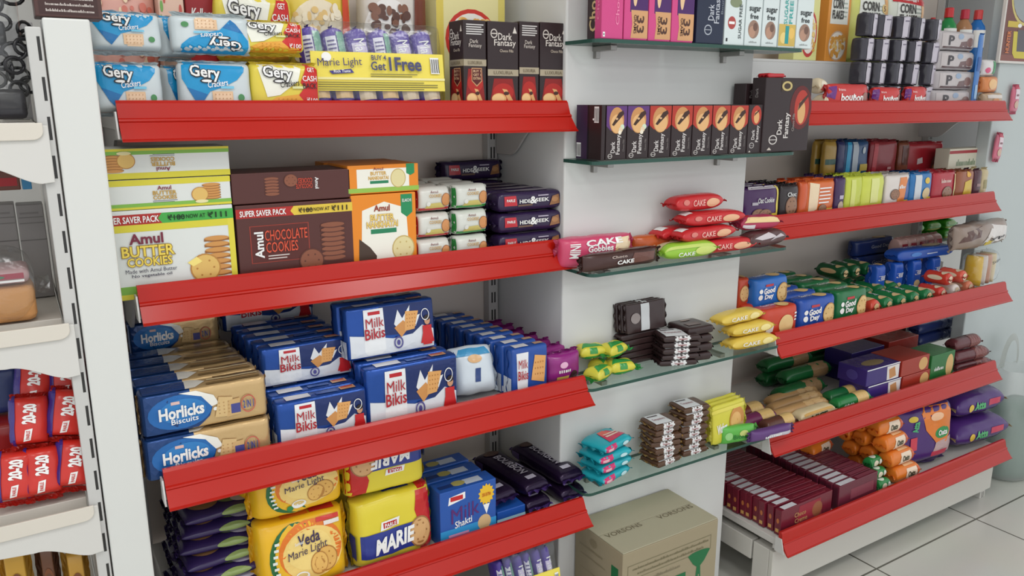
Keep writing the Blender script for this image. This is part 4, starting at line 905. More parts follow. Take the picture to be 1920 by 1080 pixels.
cake('pink and cream cake pack resting on the brown one', (1392, 1466, 410), 1.455, GC + .048, (176, 52, 84), [('p', (236, 206, 150), [(.1, .6), (.96, .5), (.9, .92), (.2, .98)]), ('r', (220, 214, 218), .08, .1, .36, .4)], d=.045, h=.04, rz=-8)
# ---- fourth glass shelf
GD = GZ[4] + .0005
SW = (212, 204, 70)
it = Item('sweet_pack', 'sweets', pack_parts(.112, .036, .05, 'pil', SW, {'front': [('p', (48, 146, 70), [(.1, 0), (.9, .0), (.7, .35), (.3, .3)]), ('r', (62, 150, 74), .4, .5, .6, .95)], 'top': [('p', (52, 150, 72), [(.2, .1), (.8, .2), (.6, .6), (.3, .5)])]}, fin=.02, crumple=.004, seal=(40, 150, 70), seed=4), .112, .036, .05, 'yellow-green wrapped sweets')
for k, (px, dy, dz, rz, s) in enumerate(((1120, 0, 0, 20, 'nearest the shelf corner'), (1164, .01, 0, -12, 'low at the right of the heap'), (1148, .05, 0, 30, 'low at the back of the heap'), (1126, .048, .031, -15, 'upper left of the heap'), (1160, .03, .031, 12, 'topmost of the heap'))):
    q = at(px + 2, 660, Y=1.47)
    it.put(q.x, 1.468 + dy, GD + dz * 1.35, 'yellow and green twisted sweet pack, ' + s, (0, 0, R(rz)))
BRN = (54, 38, 38)
def bar(w, h, d, white=True, gold=False):
    t = [('r', (218, 220, 222), .08, .02, .66, .98), ('t', (140, 60, 70), 'Temptations', .37, .42, .44, .2), ('r', (60, 44, 46), .12, .74, .5, .84)] if white else [('r', (86, 62, 58), .2, .2, .7, .5), ('e', (150, 130, 120), .5, .8, .2, .06)]
    return pack_parts(w, h, d, 'blk', BRN if not gold else (88, 62, 46), {'top': t, 'front': ([('r', (226, 226, 226), .3, 0, .72, 1), ('t', (150, 50, 60), 'Temptations', .5, .5, .24, .5)] if white else []), 'left': []}, fin=.005, n=6, pw=20, crumple=.0008, seal=(160, 128, 74) if gold else None, seed=h * 900)
it = Item('chocolate_bar', 'chocolate', bar(.115, .016, .075), .115, .016, .075, 'white banded chocolate bars in a flat stack')
q = at(1262, 660, Y=1.48)
for k in range(5):
    it.put(q.x + .003 * (k % 2), 1.474 - .002 * k + .004, GD + .0172 * k, 'dark chocolate bar with a white band, flat stack, %s from the glass' % ORD[k], (0, 0, R(-22 + 3 * (k % 3))))
it = Item('chocolate_bar', 'chocolate', pack_parts(.15, .078, .012, 'blk', BRN, {'front': [('r', (196, 198, 200), .34, 0, .56, 1), ('e', (140, 130, 128), .2, .5, .12, .2)], 'top': [('r', (206, 208, 208), .36, 0, .56, 1)]}, fin=.006, n=5, pw=20, crumple=.001), .15, .078, .012, 'dark chocolate bars stood on edge')
for k in range(4):
    q = at(1258, 600, Y=1.53)
    it.put(q.x + .008 * k - .02, 1.538 - .0135 * k * .35, GD + .0, 'x', (0, 0, 0)) if 0 else None
for k in range(3):
    it.put(1.352 + .006 * k, 1.5425 - .0135 * k * 1, GD + .0875 - .0 * k, 'dark chocolate bar on edge behind the flat stack, %s from the pillar' % ORD[k], (R(-6), 0, R(2)))
sup = Item('chocolate_bar', 'chocolate', bar(.15, .0165, .03, False), .15, .0165, .03, 'plain dark bars under the upright ones')
for k in range(5):
    sup.put(1.352, 1.533, GD + .0172 * k, 'plain dark chocolate bar flat against the pillar, %s from the glass' % ORD[k], (0, 0, 0))
it = Item('chocolate_bar', 'chocolate', bar(.1, .024, .085, False), .1, .024, .085, 'plain brown chocolate bars in a block')
for k in range(4):
    it.put(1.492 + .003 * (k % 2), 1.485, GD + .0245 * k, 'plain brown chocolate bar in the square block, %s from the glass' % ORD[k], (0, 0, R(-8 + 2 * k)))
YEL = (224, 194, 84)
z = GD
for k, (xa, xb, yt, yy, s) in enumerate(((1374, 1462, 632, 1.44, 'lowest at the front'), (1372, 1458, 605, 1.452, 'middle one'), (1348, 1440, 580, 1.466, 'topmost'))):
    cake('yellow cake pack at the far end of the glass, ' + s, (xa, xb, yt), yy, z, YEL, [('t', W_, 'CAKE', .4, .5, .36, .36), ('e', (240, 222, 150), .76, .5, .12, .3), ('r', (214, 170, 50), .0, .05, .3, .25)], d=.05, h=.034, rz=-3 + 3 * k, grp='yellow cake packs')
    z += .035
# ---- lowest glass shelf
GE = GZ[5] + .0005
TEA = (38, 168, 182)
it = Item('biscuit_pack', 'wafer pack', pack_parts(.135, .027, .085, 'pil', TEA, {'top': [('p', (200, 44, 84), [(.3, .1), (.94, .2), (.7, .8), (.36, .7)]), ('p', (226, 90, 70), [(.36, .5), (.7, .55), (.62, .85), (.4, .8)]), ('r', (236, 214, 190), .4, .36, .8, .44), ('r', (236, 214, 190), .42, .5, .84, .57)], 'front': [('r', (206, 50, 110), .06, .1, .42, .9), ('r', (230, 180, 190), .12, .3, .3, .6), ('e', (190, 226, 232), .7, .5, .1, .2)]}, fin=.01, crumple=.0022, n=3.4), .135, .027, .085, 'teal wafer packs')
for k in range(4):
    it.put(1.215 + .006 * (k % 2) - .012 * (k == 4), 1.487 + .004 * (k % 2), GE + .0275 * k, 'teal and pink wafer pack, %s from the glass in the pile' % ORD[k], (0, 0, R(14 - 5 * (k % 3))))
it = Item('chocolate_bar', 'chocolate', bar(.1, .0175, .068, True, True), .1, .0175, .068, 'gold edged chocolate bars')
for c, (x, yy, n, s) in enumerate(((1.40, 1.478, 7, 'nearer column'), (1.507, 1.486, 8, 'farther column'))):
    for k in range(n):
        it.put(x + random.uniform(-.005, .005), yy + .004 * (k % 2), GE + .0178 * k, 'brown chocolate bar with gold edges, %s, %s from the glass' % (s, ORD[k]), (0, 0, R(random.uniform(-14, 8))))
it = Item('wafer_pack', 'wafer pack', pack_parts(.155, .115, .018, 'pil', (214, 206, 70), {'front': [('e', (206, 142, 70), .7, .52, .24, .36), ('e', (230, 180, 110), .66, .5, .16, .24), ('p', (214, 170, 120), [(.5, .2), (.9, .3), (.88, .42), (.5, .34)]), ('t', W_, 'Wafers', .24, .4, .28, .24, 10, .03), ('r', (226, 214, 90), 0, .85, 1, .95)]}, fin=.01, crumple=.002, n=3), .155, .115, .018, 'yellow wafer packs')
for k in range(3):
    it.put(1.655 + .004 * k, 1.470 + .021 * k, GE + .001, 'yellow wafer pack leaning at the far end of the glass, %s from the front' % ORD[k], (R(-5), 0, R(3)))
cake('bright green cookie packet at the far tip of the lowest glass', (1362, 1422, 770), 1.44, GE, (96, 180, 76), [('e', (150, 206, 130), .2, .5, .1, .26), ('e', (196, 206, 120), .6, .6, .12, .2), ('t', (40, 120, 50), 'Bites', .5, .4, .36, .3)], d=.028, h=.05, rz=-12, grp='packets at the tip of the lowest glass')
cake('purple and silver packet beside the green one, over the rail end', (1416, 1492, 780), 1.405, GE + .002, (98, 62, 122), [('p', (200, 196, 206), [(.3, .1), (.95, .1), (.9, .5), (.4, .5)]), ('s', W_, 'Gems', .5, .35, .4, .3, 0, .02)], d=.028, h=.032, rz=-6, grp='packets at the tip of the lowest glass')

# ---- carton on the floor under the glass
CB = (158, 146, 120); CT = (172, 166, 142); GRN = (30, 108, 64)
ct = pack_parts(.332, .40, .198, 'box', CB, {'front': [('g', (90, 86, 60), .5, .5, .1, .1, .1)][:0] + [('r', (126, 118, 90), .05, .80, .93, .806), ('r', (126, 118, 90), .05, .90, .93, .906), ('r', (126, 118, 90), .05, .80, .056, .906), ('r', (126, 118, 90), .924, .80, .93, .906)] + [('s', (116, 108, 80), 'KEEP IN A COOL DRY PLACE AWAY FROM SUN', .5, .873, .8, .02), ('s', (116, 108, 80), 'HANDLE WITH CARE THIS SIDE UP', .5, .835, .7, .02),
     ('r', (150, 130, 110), .1, .72, .2, .77), ('s', (134, 124, 100), 'Product of U.P.', .42, .765, .36, .025), ('s', (134, 124, 100), 'Packed', .36, .725, .22, .025), ('r', GRN, .12, .46, .66, .70), ('t', W_, 'LIBERTY', .41, .60, .4, .1, 0, .03), ('e', GRN, .8, .8, .12, .02), ('p', GRN, [(.68, .8), (.92, .8), (.86, .73), (.8, .69), (.74, .73)]), ('p', GRN, [(.78, .7), (.82, .7), (.84, .5), (.9, .46), (.7, .46), (.76, .5)]), ('p', CB, [(.8, .64), (.81, .64), (.815, .54), (.8, .5)])],
     'left': [('r', GRN, .78, .5, .92, .88), ('r', (140, 128, 100), .1, .86, .6, .875), ('r', (140, 128, 100), .12, .8, .66, .81), ('r', (140, 128, 100), .12, .7, .66, .705), ('e', (140, 128, 100), .4, .93, .08, .03)],
     'top': [('r', (120, 110, 84), 0, .497, 1, .503)]}, finish='matte')
p_ = empty('cardboard_carton', (1.334, 1.447, 0), 'brown cardboard carton with green print, on the floor under the glass shelves', 'carton')
for nm, me in ct: link(nm, me, p_)
for y0, y1, nm in ((-.098, -.001, 'front_flap'), (.001, .098, 'rear_flap')):
    f = link(nm, boxm(nm, -.165, .165, y0, y1, .4006, .4036, mat(CT, 'matte'), .001), p_)
    if nm == 'front_flap':
        link('lettering', print_mesh([('top', ('t', (110, 100, 76), 'VORSONS', .77, .88, .38, .17)), ('top', ('t', (110, 100, 76), 'VORSONS', .22, .88, .36, .17))], 'lettering', lambda f_, u, v, o: (.33 * (u - .5), -.098 + .097 * v, .4037 + o), lambda f_: (.33, .097), True, .0003), f)
Z4F, Z5F = Z4 + RISE[4], Z5 + RISE[5]

# ================================================================== FARTHER BAY, TOP SHELF
t = empty('display_riser', (2.48, 1.79, Z1 + .0005), 'long white step at the back of the top shelf, under the cornflakes', 'display step')
link('riser_top', boxm('riser_top', -.66, .56, -.07, .05, .147, .155, mat((206, 206, 204), 'paint'), .001), t)
link('riser_front', boxm('riser_front', -.66, .56, -.07, -.062, 0, .147, mat((203, 204, 203), 'paint'), .001), t)
ZR = Z1 + .156
def corn(pouch):
    a = [('p', (232, 234, 226), [(.1, .52), (.9, .52), (.88, .97), (.12, .97)]), ('t', (40, 36, 30), 'CORN', .4, .8, .46, .13, 0, .03), ('t', (40, 36, 30), 'FLAKES', .42, .65, .5, .11, 0, .03)] + lines((170, 180, 170), .64, .86, .62, .86, 4)
    if not pouch: a += [('e', (206, 176, 150), .5, .22, .4, .21), ('e', (240, 234, 224), .5, .22, .36, .19)] + flakes(50, (222, 160, 76), (240, 200, 120), 7, .2, .8, .08, .36)
    else: a += [('p', (196, 30, 40), [(0, 1), (1, 1), (1, .93), (0, .96)]), ('r', (236, 176, 110), .84, .1, 1, .95)]
    return a
P('cereal_box', 'cereal', 'orange cornflakes box with a white title panel, on the white step', (1548, 1604, 2), 1.735, ZR, .06, 'box', (224, 150, 66), corn(0), 'cornflakes', h=.225, w=.112)
P('cereal_box', 'cereal', 'yellow-green cereal box with a pale bowl, half hidden by glass shelf boxes', (1490, 1545, 2), 1.735, ZR, .06, 'box', (224, 222, 150), [('e', (196, 70, 66), .6, .36, .34, .32), ('e', (238, 232, 222), .6, .36, .29, .27)] + flakes(40, (222, 170, 90), (240, 210, 140), 8, .36, .84, .14, .56), 'cornflakes', h=.225, w=.11)
P('cereal_pouch', 'cereal', 'yellow cornflakes pouch behind the dark grey packs', (1606, 1676, -5), 1.74, ZR, .06, 'bag', (216, 220, 120), corn(1) + [('e', (230, 200, 130), .82, .78, .09, .07), ('t', (120, 60, 40), '5', .82, .78, .06, .08)], 'cornflakes', h=.235, fin=.01)
P('cereal_pouch', 'cereal', 'white cornflakes pouch with a red top, behind the dark grey packs', (1678, 1744, -5), 1.74, ZR, .06, 'bag', (222, 226, 214), corn(1) + [('p', (196, 30, 40), [(0, 1), (1, 1), (1, .86), (0, .9)]), ('t', W_, "Kellogg's", .5, .94, .5, .06, 0, .02, .3)], 'cornflakes', h=.24, fin=.01)
# syrup bottles on a narrow step of their own
tag(link('display_riser', boxm('display_riser', 2.64, 3.045, 1.636, 1.692, Z1 + .0008, Z1 + .131, mat((203, 204, 203), 'paint'), .001)), 'narrow white step under the coloured bottles, behind the clear packs', 'display step')
def bottle(px, body, cap, h, r, label, lab=(230, 230, 226)):
    q = at(px, 40, Y=1.66)
    t = empty('bottle', (q.x, 1.66, Z1 + .1318), label, 'bottle', 'bottles at the far end of the top shelf')
    bm = bmesh.new(); lathe(bm, [(r * .92, 0), (r, .004), (r, h * .68), (r * .92, h * .74), (r * .5, h * .83), (r * .42, h * .86)]); link('glass_body', to_mesh(bm, 'glass_body', mat(body, 'gloss'), True), t)
    bm = bmesh.new(); lathe(bm, [(r * .5, h * .855), (r * .52, h * .86), (r * .5, h), (r * .44, h * 1.01)]); link('cap', to_mesh(bm, 'cap', mat(cap, 'gloss'), False), t)
    bm = bmesh.new()
    n = 12
    for k in range(n):
        a0, a1 = [-math.pi / 2 - .5 + 1.9 * (k + e) / n - .9 for e in (0, 1)]
        vs = [bm.verts.new((math.cos(a) * r * 1.02, math.sin(a) * r * 1.02, z)) for a, z in ((a0, h * .4), (a1, h * .4), (a1, h * .68), (a0, h * .68))]; bm.faces.new(vs)
    bmesh.ops.remove_doubles(bm, verts=bm.verts[:], dist=.0004)
    lb = link('paper_label', to_mesh(bm, 'paper_label', mat(lab, 'ink')), t)
for a in ((1749, (190, 120, 50), (176, 40, 36), .175, .016, 'small amber bottle with a red cap beside the cornflakes'), (1778, (30, 130, 66), (190, 40, 44), .212, .029, 'green bottle with a red cap, behind the clear packs'),
          (1808, (166, 120, 84), (180, 40, 60), .212, .029, 'brown bottle with a red cap, between the green and blue ones'), (1833, (30, 104, 176), (196, 60, 60), .215, .029, 'blue bottle with a red cap, nearest the poster')): bottle(*a)
# dark grey packs: three layers, five to a layer, each on end
DGA = (60, 58, 68)
it = Item('biscuit_pack', 'biscuit pack', pack_parts(.066, .0765, .05, 'sac', DGA, {'front': [('p', (196, 190, 202), [(.3, .03), (.84, .0), (.92, .97), (.36, 1)]), ('r', (120, 112, 130), .46, .74, .78, .8), ('p', (120, 114, 126), [(.7, .05), (.84, .02), (.9, .9), (.8, .9)])], 'left': [('r', (50, 48, 56), .1, .1, .9, .9)]}, fin=.003, crumple=.0026, n=3.4, pw=26, seal=(70, 66, 76)), .066, .073, .05, 'dark grey biscuit packs in three layers')
xs_ = [at(px, 140, Y=1.63).x for px in (1606, 1637, 1668, 1699, 1730)]
for ly in range(4):
    for k, x in enumerate(xs_):
        it.put(x + .004 * ly + .018 + random.uniform(-.003, .003), 1.635 + .004 * (k % 2), Z1 + .0005 + .0735 * ly, 'dark grey biscuit pack, %s layer up, %s along from the near side' % (ORD[ly], ORD[k]), (0, R(random.uniform(-2.5, 2.5)), R(random.uniform(-12, 12))))
# clear packs with a letter, four high
pa = [('r', (196, 188, 188), .04, .1, .96, .9), ('t', (48, 40, 46), 'P', .26, .5, .14, .5, 0, .03), ('p', (112, 84, 84), [(.5, .1), (.74, .14), (.7, .5), (.54, .44)]), ('e', (136, 104, 98), .8, .44, .1, .26), ('e', (150, 170, 196), .52, .74, .08, .16), ('r', (86, 60, 62), .06, .06, .9, .16)]
z = Z1 + .0005
for k, (xa, xb) in enumerate(((1752, 1828), (1760, 1832), (1764, 1836), (1766, 1838))):
    q = P('biscuit_pack', 'biscuit pack', 'clear wrapped biscuit pack with a black P, %s up beside the grey packs' % ORD[k], (xa, xb, 170 - 40 * k), 1.588 + .003 * k, z, .06, 'pil', (184, 178, 180), {'front': pa}, 'clear wrapped packs with a P', h=.064, n=5, pw=12, fin=.01)
    z += .0655
cake('beige wrapped biscuit pack at the far end of the top shelf', (1851, 1888, 168), 1.575, Z1 + .0005, (196, 170, 140), [('e', (206, 140, 80), .5, .4, .2, .3), ('r', (222, 214, 206), .1, .66, .9, .9)], d=.045, h=.056, grp='odd packs at the far end', name='biscuit_pack', fin=.008)
cake('orange biscuit pack standing on the beige one', (1851, 1880, 132), 1.578, Z1 + .058, (222, 140, 84), [('e', (236, 190, 130), .5, .5, .3, .36)], d=.045, h=.056, grp='odd packs at the far end', name='biscuit_pack', fin=.006)
cake('small white and green pack topmost at the far end', (1851, 1876, 102), 1.58, Z1 + .116, (226, 222, 222), [('r', (30, 140, 76), .6, .05, .95, .95), ('e', (220, 90, 130), .25, .3, .16, .2)], d=.04, h=.055, grp='odd packs at the far end', name='biscuit_pack', fin=.006)
q = at(1843, 100, Y=1.61)
P('sachet_strip', 'sachet strip', 'upright blue strip of sachets behind the clear packs, below the blue bottle', (1839, 1848, 62), 1.575, Z1 + .0005, .008, 'bag', (62, 120, 190), [('r', (150, 186, 220), .2, .1, .8, .3), ('r', (40, 90, 160), .1, .5, .9, .7)], None, fin=.006)
# front row
BOR = (198, 46, 44)
def bour(label, px, yt, rz=0): return P('biscuit_pack', 'biscuit pack', label, (px[0], px[1], yt), F1 - .012, Z1 + .0005, .045, 'pil', BOR, {'front': [('t', W_, 'bour', .4, .5, .34, .3, 8, .03), ('t', W_, 'bon', .64, .48, .24, .3, 8, .03), ('e', (150, 96, 84), .84, .4, .1, .3), ('p', (110, 50, 130), [(0, .5), (.1, .4), (.14, .95), (.02, .95)]), ('t', (240, 200, 200), 'Britannia', .24, .8, .16, .1)]}, 'red cream biscuit packs', (0, 0, R(rz)), fin=.012, n=2.6)
bour('large red cream biscuit pack with white lettering, at the front edge', (1556, 1642), 158, 2)
bour('red cream biscuit pack below the dark grey packs, middle one', (1646, 1698), 164, -2)
bour('short red cream biscuit pack next to the clear packs', (1706, 1748), 163, 1)
it = Item('puff_pack', 'snack', pack_parts(.05, .045, .05, 'pil', (222, 206, 176), [('e', (236, 226, 206), .5, .6, .3, .3), ('p', (196, 90, 84), [(.2, .2), (.8, .2), (.7, .5), (.3, .5)])], fin=.004, n=2, pw=3, crumple=.003), .05, .045, .05, 'round cream coloured packs')
q = at(1536, 180, Y=1.60); it.put(q.x, 1.585, Z1 + .0005, 'round cream and red snack pack, lower one behind the big black box')
it.put(q.x - .012, 1.60, Z1 + .047, 'round cream and red snack pack, upper one behind the big black box')

# ================================================================== FARTHER BAY, SECOND SHELF: rows of sachets
SG = 'sachets in the front row of the farther second shelf'
def sachet(label, x0, x1, yt, col, art, n=2, d=.028, Y=None, grp=SG, zb=Z2, dx=-.002, s=None, h=None, rz=0, **k):
    q = P('cookie_sachet', 'cookie sachet', label, (x0, x1, yt), Y or F2, zb + .0005, d, 'sac', col, art, grp, (0, 0, R(rz)), h=h, **dict(dict(fin=.008, crumple=.002, n=3, pw=8), **k))
    if n: q.file(n, (s or label.split(',')[0]) + ', %s from the front of its file', step=d + .003, dx=dx, jrot=4)
    return q
ck = lambda x, y, r=.2: cookie(x, y, r, r * .8, (150, 110, 84), (96, 66, 50))
sachet('purple cookie sachet with yellow edge, at the near end', 1400, 1466, 348, (74, 34, 92), [('r', (226, 206, 80), .92, 0, 1, 1), ('r', (214, 206, 214), .04, .93, .96, 1), ('t', W_, 'Oat Cookie', .56, .62, .5, .14), ('r', (196, 190, 200), .16, .5, .34, .58), ('r', (226, 196, 60), .68, .06, .92, .24)] + ck(.36, .24) + ck(.56, .22), 3)
sachet('black cookie sachet with a cookie picture, next to the purple one', 1468, 1502, 344, (50, 42, 44), [('t', W_, 'Choc', .5, .72, .5, .12), ('r', (200, 214, 206), .1, .06, .9, .14)] + ck(.56, .38, .36), 3)
sachet('orange cookie sachet with white writing, near the middle', 1520, 1570, 336, (214, 106, 46), [('p', (236, 214, 180), [(.0, .1), (.3, .2), (.34, .9), (.0, .95)]), ('r', (226, 200, 90), .66, .04, 1, .2)] + lines(W_, .34, .82, .36, .86, 5) + ck(.5, .2, .16), 2)
sachet('plain orange cookie sachet turned aside, beside the white written one', 1504, 1519, 338, (206, 88, 42), [], 2)
sachet('dark purple cookie sachet seen edgewise, after the orange ones', 1572, 1590, 330, (62, 36, 82), [('e', (190, 170, 150), .5, .2, .3, .14), ('r', (190, 180, 200), .3, .4, .7, .5)], 3)
sachet('nearer crumpled lime sachet, front row', 1592, 1622, 328, (196, 206, 72), [('r', (214, 220, 120), .2, .1, .5, .9)], 2)
sachet('farther crumpled lime sachet, front row', 1623, 1663, 326, (206, 214, 84), [('r', (222, 226, 140), .3, .2, .7, .9)], 2)
sachet('white and orange cookie sachet with blue corner, before the blue ones', 1668, 1711, 325, (222, 214, 208), [('p', (222, 130, 60), [(.4, .1), (.9, .2), (.86, .9), (.5, .9)]), ('p', (40, 90, 160), [(.76, .2), (1, .2), (1, .9), (.84, .7)]), ('r', (226, 190, 50), .76, .02, 1, .2), ('s', W_, 'Nut', .62, .62, .3, .12)] + ck(.3, .4, .2), 2)
sachet('blue and silver cookie sachet with a gold stamp, before the red one', 1714, 1753, 322, (40, 116, 178), [('r', (206, 212, 218), .1, .02, .42, .98), ('e', (226, 190, 70), .72, .74, .12, .1), ('e', (214, 190, 140), .7, .34, .2, .18), ('r', (226, 196, 60), .76, .04, 1, .22)], 2)
sachet('crimson cookie sachet in the front row, after the blue ones', 1756, 1797, 320, (176, 40, 54), [('s', (236, 200, 190), 'Fruit', .5, .7, .5, .14)] + ck(.6, .3, .26) + [('r', (222, 196, 130), .9, .1, 1, .9)], 2)
sachet('brown cookie sachet with a yellow window, near the far end', 1800, 1831, 318, (150, 84, 52), [('p', (214, 180, 60), [(.3, .1), (.9, .1), (.8, .7), (.4, .6)]), ('e', (226, 170, 60), .6, .86, .12, .1)], 2)
sachet('dark plum cookie sachet, last but one at the far end', 1833, 1845, 316, (84, 50, 60), [('r', (150, 120, 120), .2, .4, .8, .5)], 1)
sachet('beige cookie sachet, last of the front row at the far end', 1846, 1857, 314, (196, 180, 140), [('r', (150, 140, 90), .2, .3, .8, .6)], 1)
BGp = 'sachets in the back row of the farther second shelf'
# the back row stands on a low step hidden behind the front rows
link('riser', boxm('riser', 2.36, 3.04, 1.70, 1.838, Z2 + .001, Z2 + .06, mat((196, 194, 190), 'paint'), .001)); tag(bpy.data.objects['riser'], 'low grey step hidden behind the front sachets, under the back row', 'display step')
bpy.data.objects['riser'].name = 'display_riser'
kb = dict(Y=1.73, grp=BGp, zb=Z2 + .0605)
sachet('ochre sachet in the back row, at its near end', 1552, 1574, 262, (176, 140, 58), [('r', (50, 90, 80), .0, .48, .9, .6)], 1, **kb)
sachet('blue sachet with a silver stripe, in the back row', 1590, 1634, 262, (30, 76, 122), [('p', (50, 160, 206), [(0, .02), (.14, .02), (.18, .98), (.02, .98)]), ('r', (176, 186, 196), .24, .02, .48, .98), ('r', (206, 180, 80), .6, .3, .98, .46), ('e', (190, 200, 206), .76, .78, .08, .08)], 2, **kb)
sachet('dark blue sachet seen edgewise, in the back row', 1576, 1589, 262, (40, 44, 96), [], 1, **kb)
sachet('deep red sachet in the back row, beside the blue one', 1638, 1688, 262, (140, 26, 38), [('p', (180, 50, 60), [(.0, .0), (.14, .0), (.2, 1), (.06, 1)]), ('r', (200, 150, 150), .6, .3, .76, .36), ('e', (206, 150, 160), .62, .18, .1, .1)], 2, **kb)
sachet('small brown sachet in the back row, between the red ones', 1691, 1710, 264, (120, 60, 36), [('r', (86, 36, 24), .2, .4, .8, .9)], 1, **kb)
sachet('glossy red sachet leaning over in the back row', 1712, 1768, 266, (160, 30, 42), [('p', (206, 190, 190), [(.24, .4), (.4, .44), (.38, .6), (.24, .56)]), ('p', (120, 60, 60), [(.6, .1), (.96, .1), (.9, .7), (.7, .6)]), ('e', (200, 140, 90), .8, .3, .1, .1)], 1, rz=-8, **kb)
P('biscuit_box', 'biscuit box', 'flat white box with a red border, far end of the back row', (1782, 1852, 278), 1.64, Z2 + .0005, .055, 'box', (216, 210, 190), [('r', (170, 52, 58), 0, .9, 1, .96), ('r', (170, 52, 58), .9, 0, .96, 1), ('s', (120, 140, 110), 'Cookies', .45, .72, .5, .14)], None)

# ================================================================== FARTHER BAY, THIRD SHELF
GR1 = (196, 62, 36)
def gday(c2): return [('t', W_, 'Good', .36, .62, .34, .2, 6, .04), ('t', W_, 'Day', .36, .38, .26, .2, 6, .04), ('r', (190, 40, 50), .26, .76, .5, .84), ('e', W_, .12, .4, .06, .1), ('e', W_, .12, .62, .05, .08)] + cookie(.8, .46, .19, .36, (222, 186, 122), (176, 130, 70))
GDG = 'square butter biscuit packs on the farther third shelf'
def gd(label, px, col, art=None, n=0, Y=F3, zb=Z3, d=.06, s=None, h=None, rz=0, top=None, **k):
    q = P('biscuit_pack', 'biscuit pack', label, px, Y, zb + .0005, d, 'blk', col, {'front': art if art is not None else gday(0), 'top': top or [('e', (222, 186, 122), .7, .5, .16, .34), ('t', W_, 'Good Day', .32, .5, .36, .3)]}, GDG, (0, 0, R(rz)), h=h, fin=.006, n=5, pw=14, crumple=.0018, **k)
    if n: q.file(n, (s or label.split(',')[0]) + ', %s from the front of its file')
    return q
gd('orange cookie pack at the front, beside the yellow cakes', (1430, 1502, 578), GR1, [('e', (226, 190, 130), .64, .42, .2, .34), ('p', (230, 222, 216), [(.06, .2), (.26, .25), (.3, .5), (.1, .44)]), ('r', W_, .86, .5, 1, .56), ('r', W_, .86, .62, 1, .68), ('r', W_, .86, .74, 1, .8)], 4, s='orange cookie pack beside the yellow cakes')
gd('orange cookie pack tucked against the pillar edge, farther row', (1386, 1418, 560), GR1, [], 3, Y=F3 + .05, s='orange cookie pack tucked against the pillar', h=.075)
gd('royal blue cookie pack at the front, between orange and green', (1503, 1572, 560), (34, 78, 166), None, 4, s='royal blue cookie pack in the front file')
gd('green cookie pack at the front, round biscuit on its face', (1573, 1632, 545), (28, 108, 62), None, 4, s='green cookie pack in the front file')
gd('bright blue cookie pack stood on the others, by the pillar', (1418, 1488, 486), (36, 104, 186), None, 0, Y=1.535, zb=Z3 + .074, h=.092, rz=3)
gd('orange cookie pack upright behind, by the pillar edge', (1388, 1412, 484), (196, 70, 40), cookie(.5, .5, .36, .3, (226, 180, 120), (180, 110, 60)), 0, Y=1.56, zb=Z3 + .078, h=.092, w=.06)
# rolls lying front to back
def roll(label, px, cy, r, col, zb, Y, L=.12, band=None, face=None, n=0, s=None, grp='small biscuit rolls on the farther third shelf', name='biscuit_roll'):
    x = at(px, cy, Y=Y).x
    art = {'top': [('e', band or (222, 190, 140), .5, .24, .4, .12), ('t', W_, 'Day', .5, .55, .4, .3, 270), ('r', face or col, .1, .84, .9, .96)], 'left': [('e', band or (222, 190, 140), .5, .6, .3, .2)], 'front': [('e', band or (222, 190, 140), .5, .5, .3, .3)]}
    it = Item(name, 'biscuit roll', pack_parts(2 * r, 2 * r, L, 'long', col, art, fin=.007, n=2.1, pw=12, crumple=.001, axis='y', seed=px), 2 * r, 2 * r, L, grp)
    it.X, it.Y, it.Z = x, Y + L / 2, zb + .0005
    it.put(x, it.Y, it.Z, label)
    if n: it.file(n, (s or label) + ', %s from the front', step=L + .004)
    return it
roll('red cookie roll at the front rail, next to the green pack', 1649, 556, .026, (206, 70, 50), Z3, F3, n=2, s='red cookie roll in the file by the green pack')
for k, px in enumerate((1674, 1699, 1723, 1747)):
    it = roll('green cookie roll lying at the front rail, %s from the red roll' % ORD[k], px, 545, .0245, (30, 116, 66), Z3, F3, n=2, s='green cookie roll in the %s file past the red rolls' % ORD[k])
for k, px in enumerate((1590, 1612, 1634)):
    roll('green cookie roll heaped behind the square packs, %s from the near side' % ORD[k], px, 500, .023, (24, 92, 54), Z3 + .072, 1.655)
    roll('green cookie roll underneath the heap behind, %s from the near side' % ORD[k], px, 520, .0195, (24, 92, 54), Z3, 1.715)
BLU = (34, 86, 184)
for k, (px, yt) in enumerate(((1656, 492), (1690, 490), (1724, 486), (1760, 484))):
    gd('blue cookie pack on end in the blue row, %s from the near side' % ORD[k], (px - 17, px + 16, yt), BLU, [('t', W_, 'Good', .5, .6, .6, .16, 80, .02), ('e', (226, 200, 150), .5, .2, .3, .14)], 0, Y=1.625 - .005 * k, h=.112, d=.05, w=.064)
q = gd('blue cookie pack lying across the top of the blue row', (1690, 1786, 470), BLU, [('e', (60, 130, 216), .3, .5, .1, .2), ('r', (200, 214, 236), .5, .4, .7, .5)], 0, Y=1.605, zb=Z3 + .116, h=.042, rz=-4)
for k in range(2):
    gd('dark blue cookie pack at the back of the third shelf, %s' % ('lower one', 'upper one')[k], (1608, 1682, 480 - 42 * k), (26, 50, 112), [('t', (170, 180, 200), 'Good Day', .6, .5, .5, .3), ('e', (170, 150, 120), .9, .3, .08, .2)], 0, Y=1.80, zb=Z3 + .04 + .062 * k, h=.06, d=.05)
gd('dark blue cookie pack under the two at the back', (1608, 1682, 500), (26, 50, 112), [], 0, Y=1.80, zb=Z3, h=.039, d=.05)
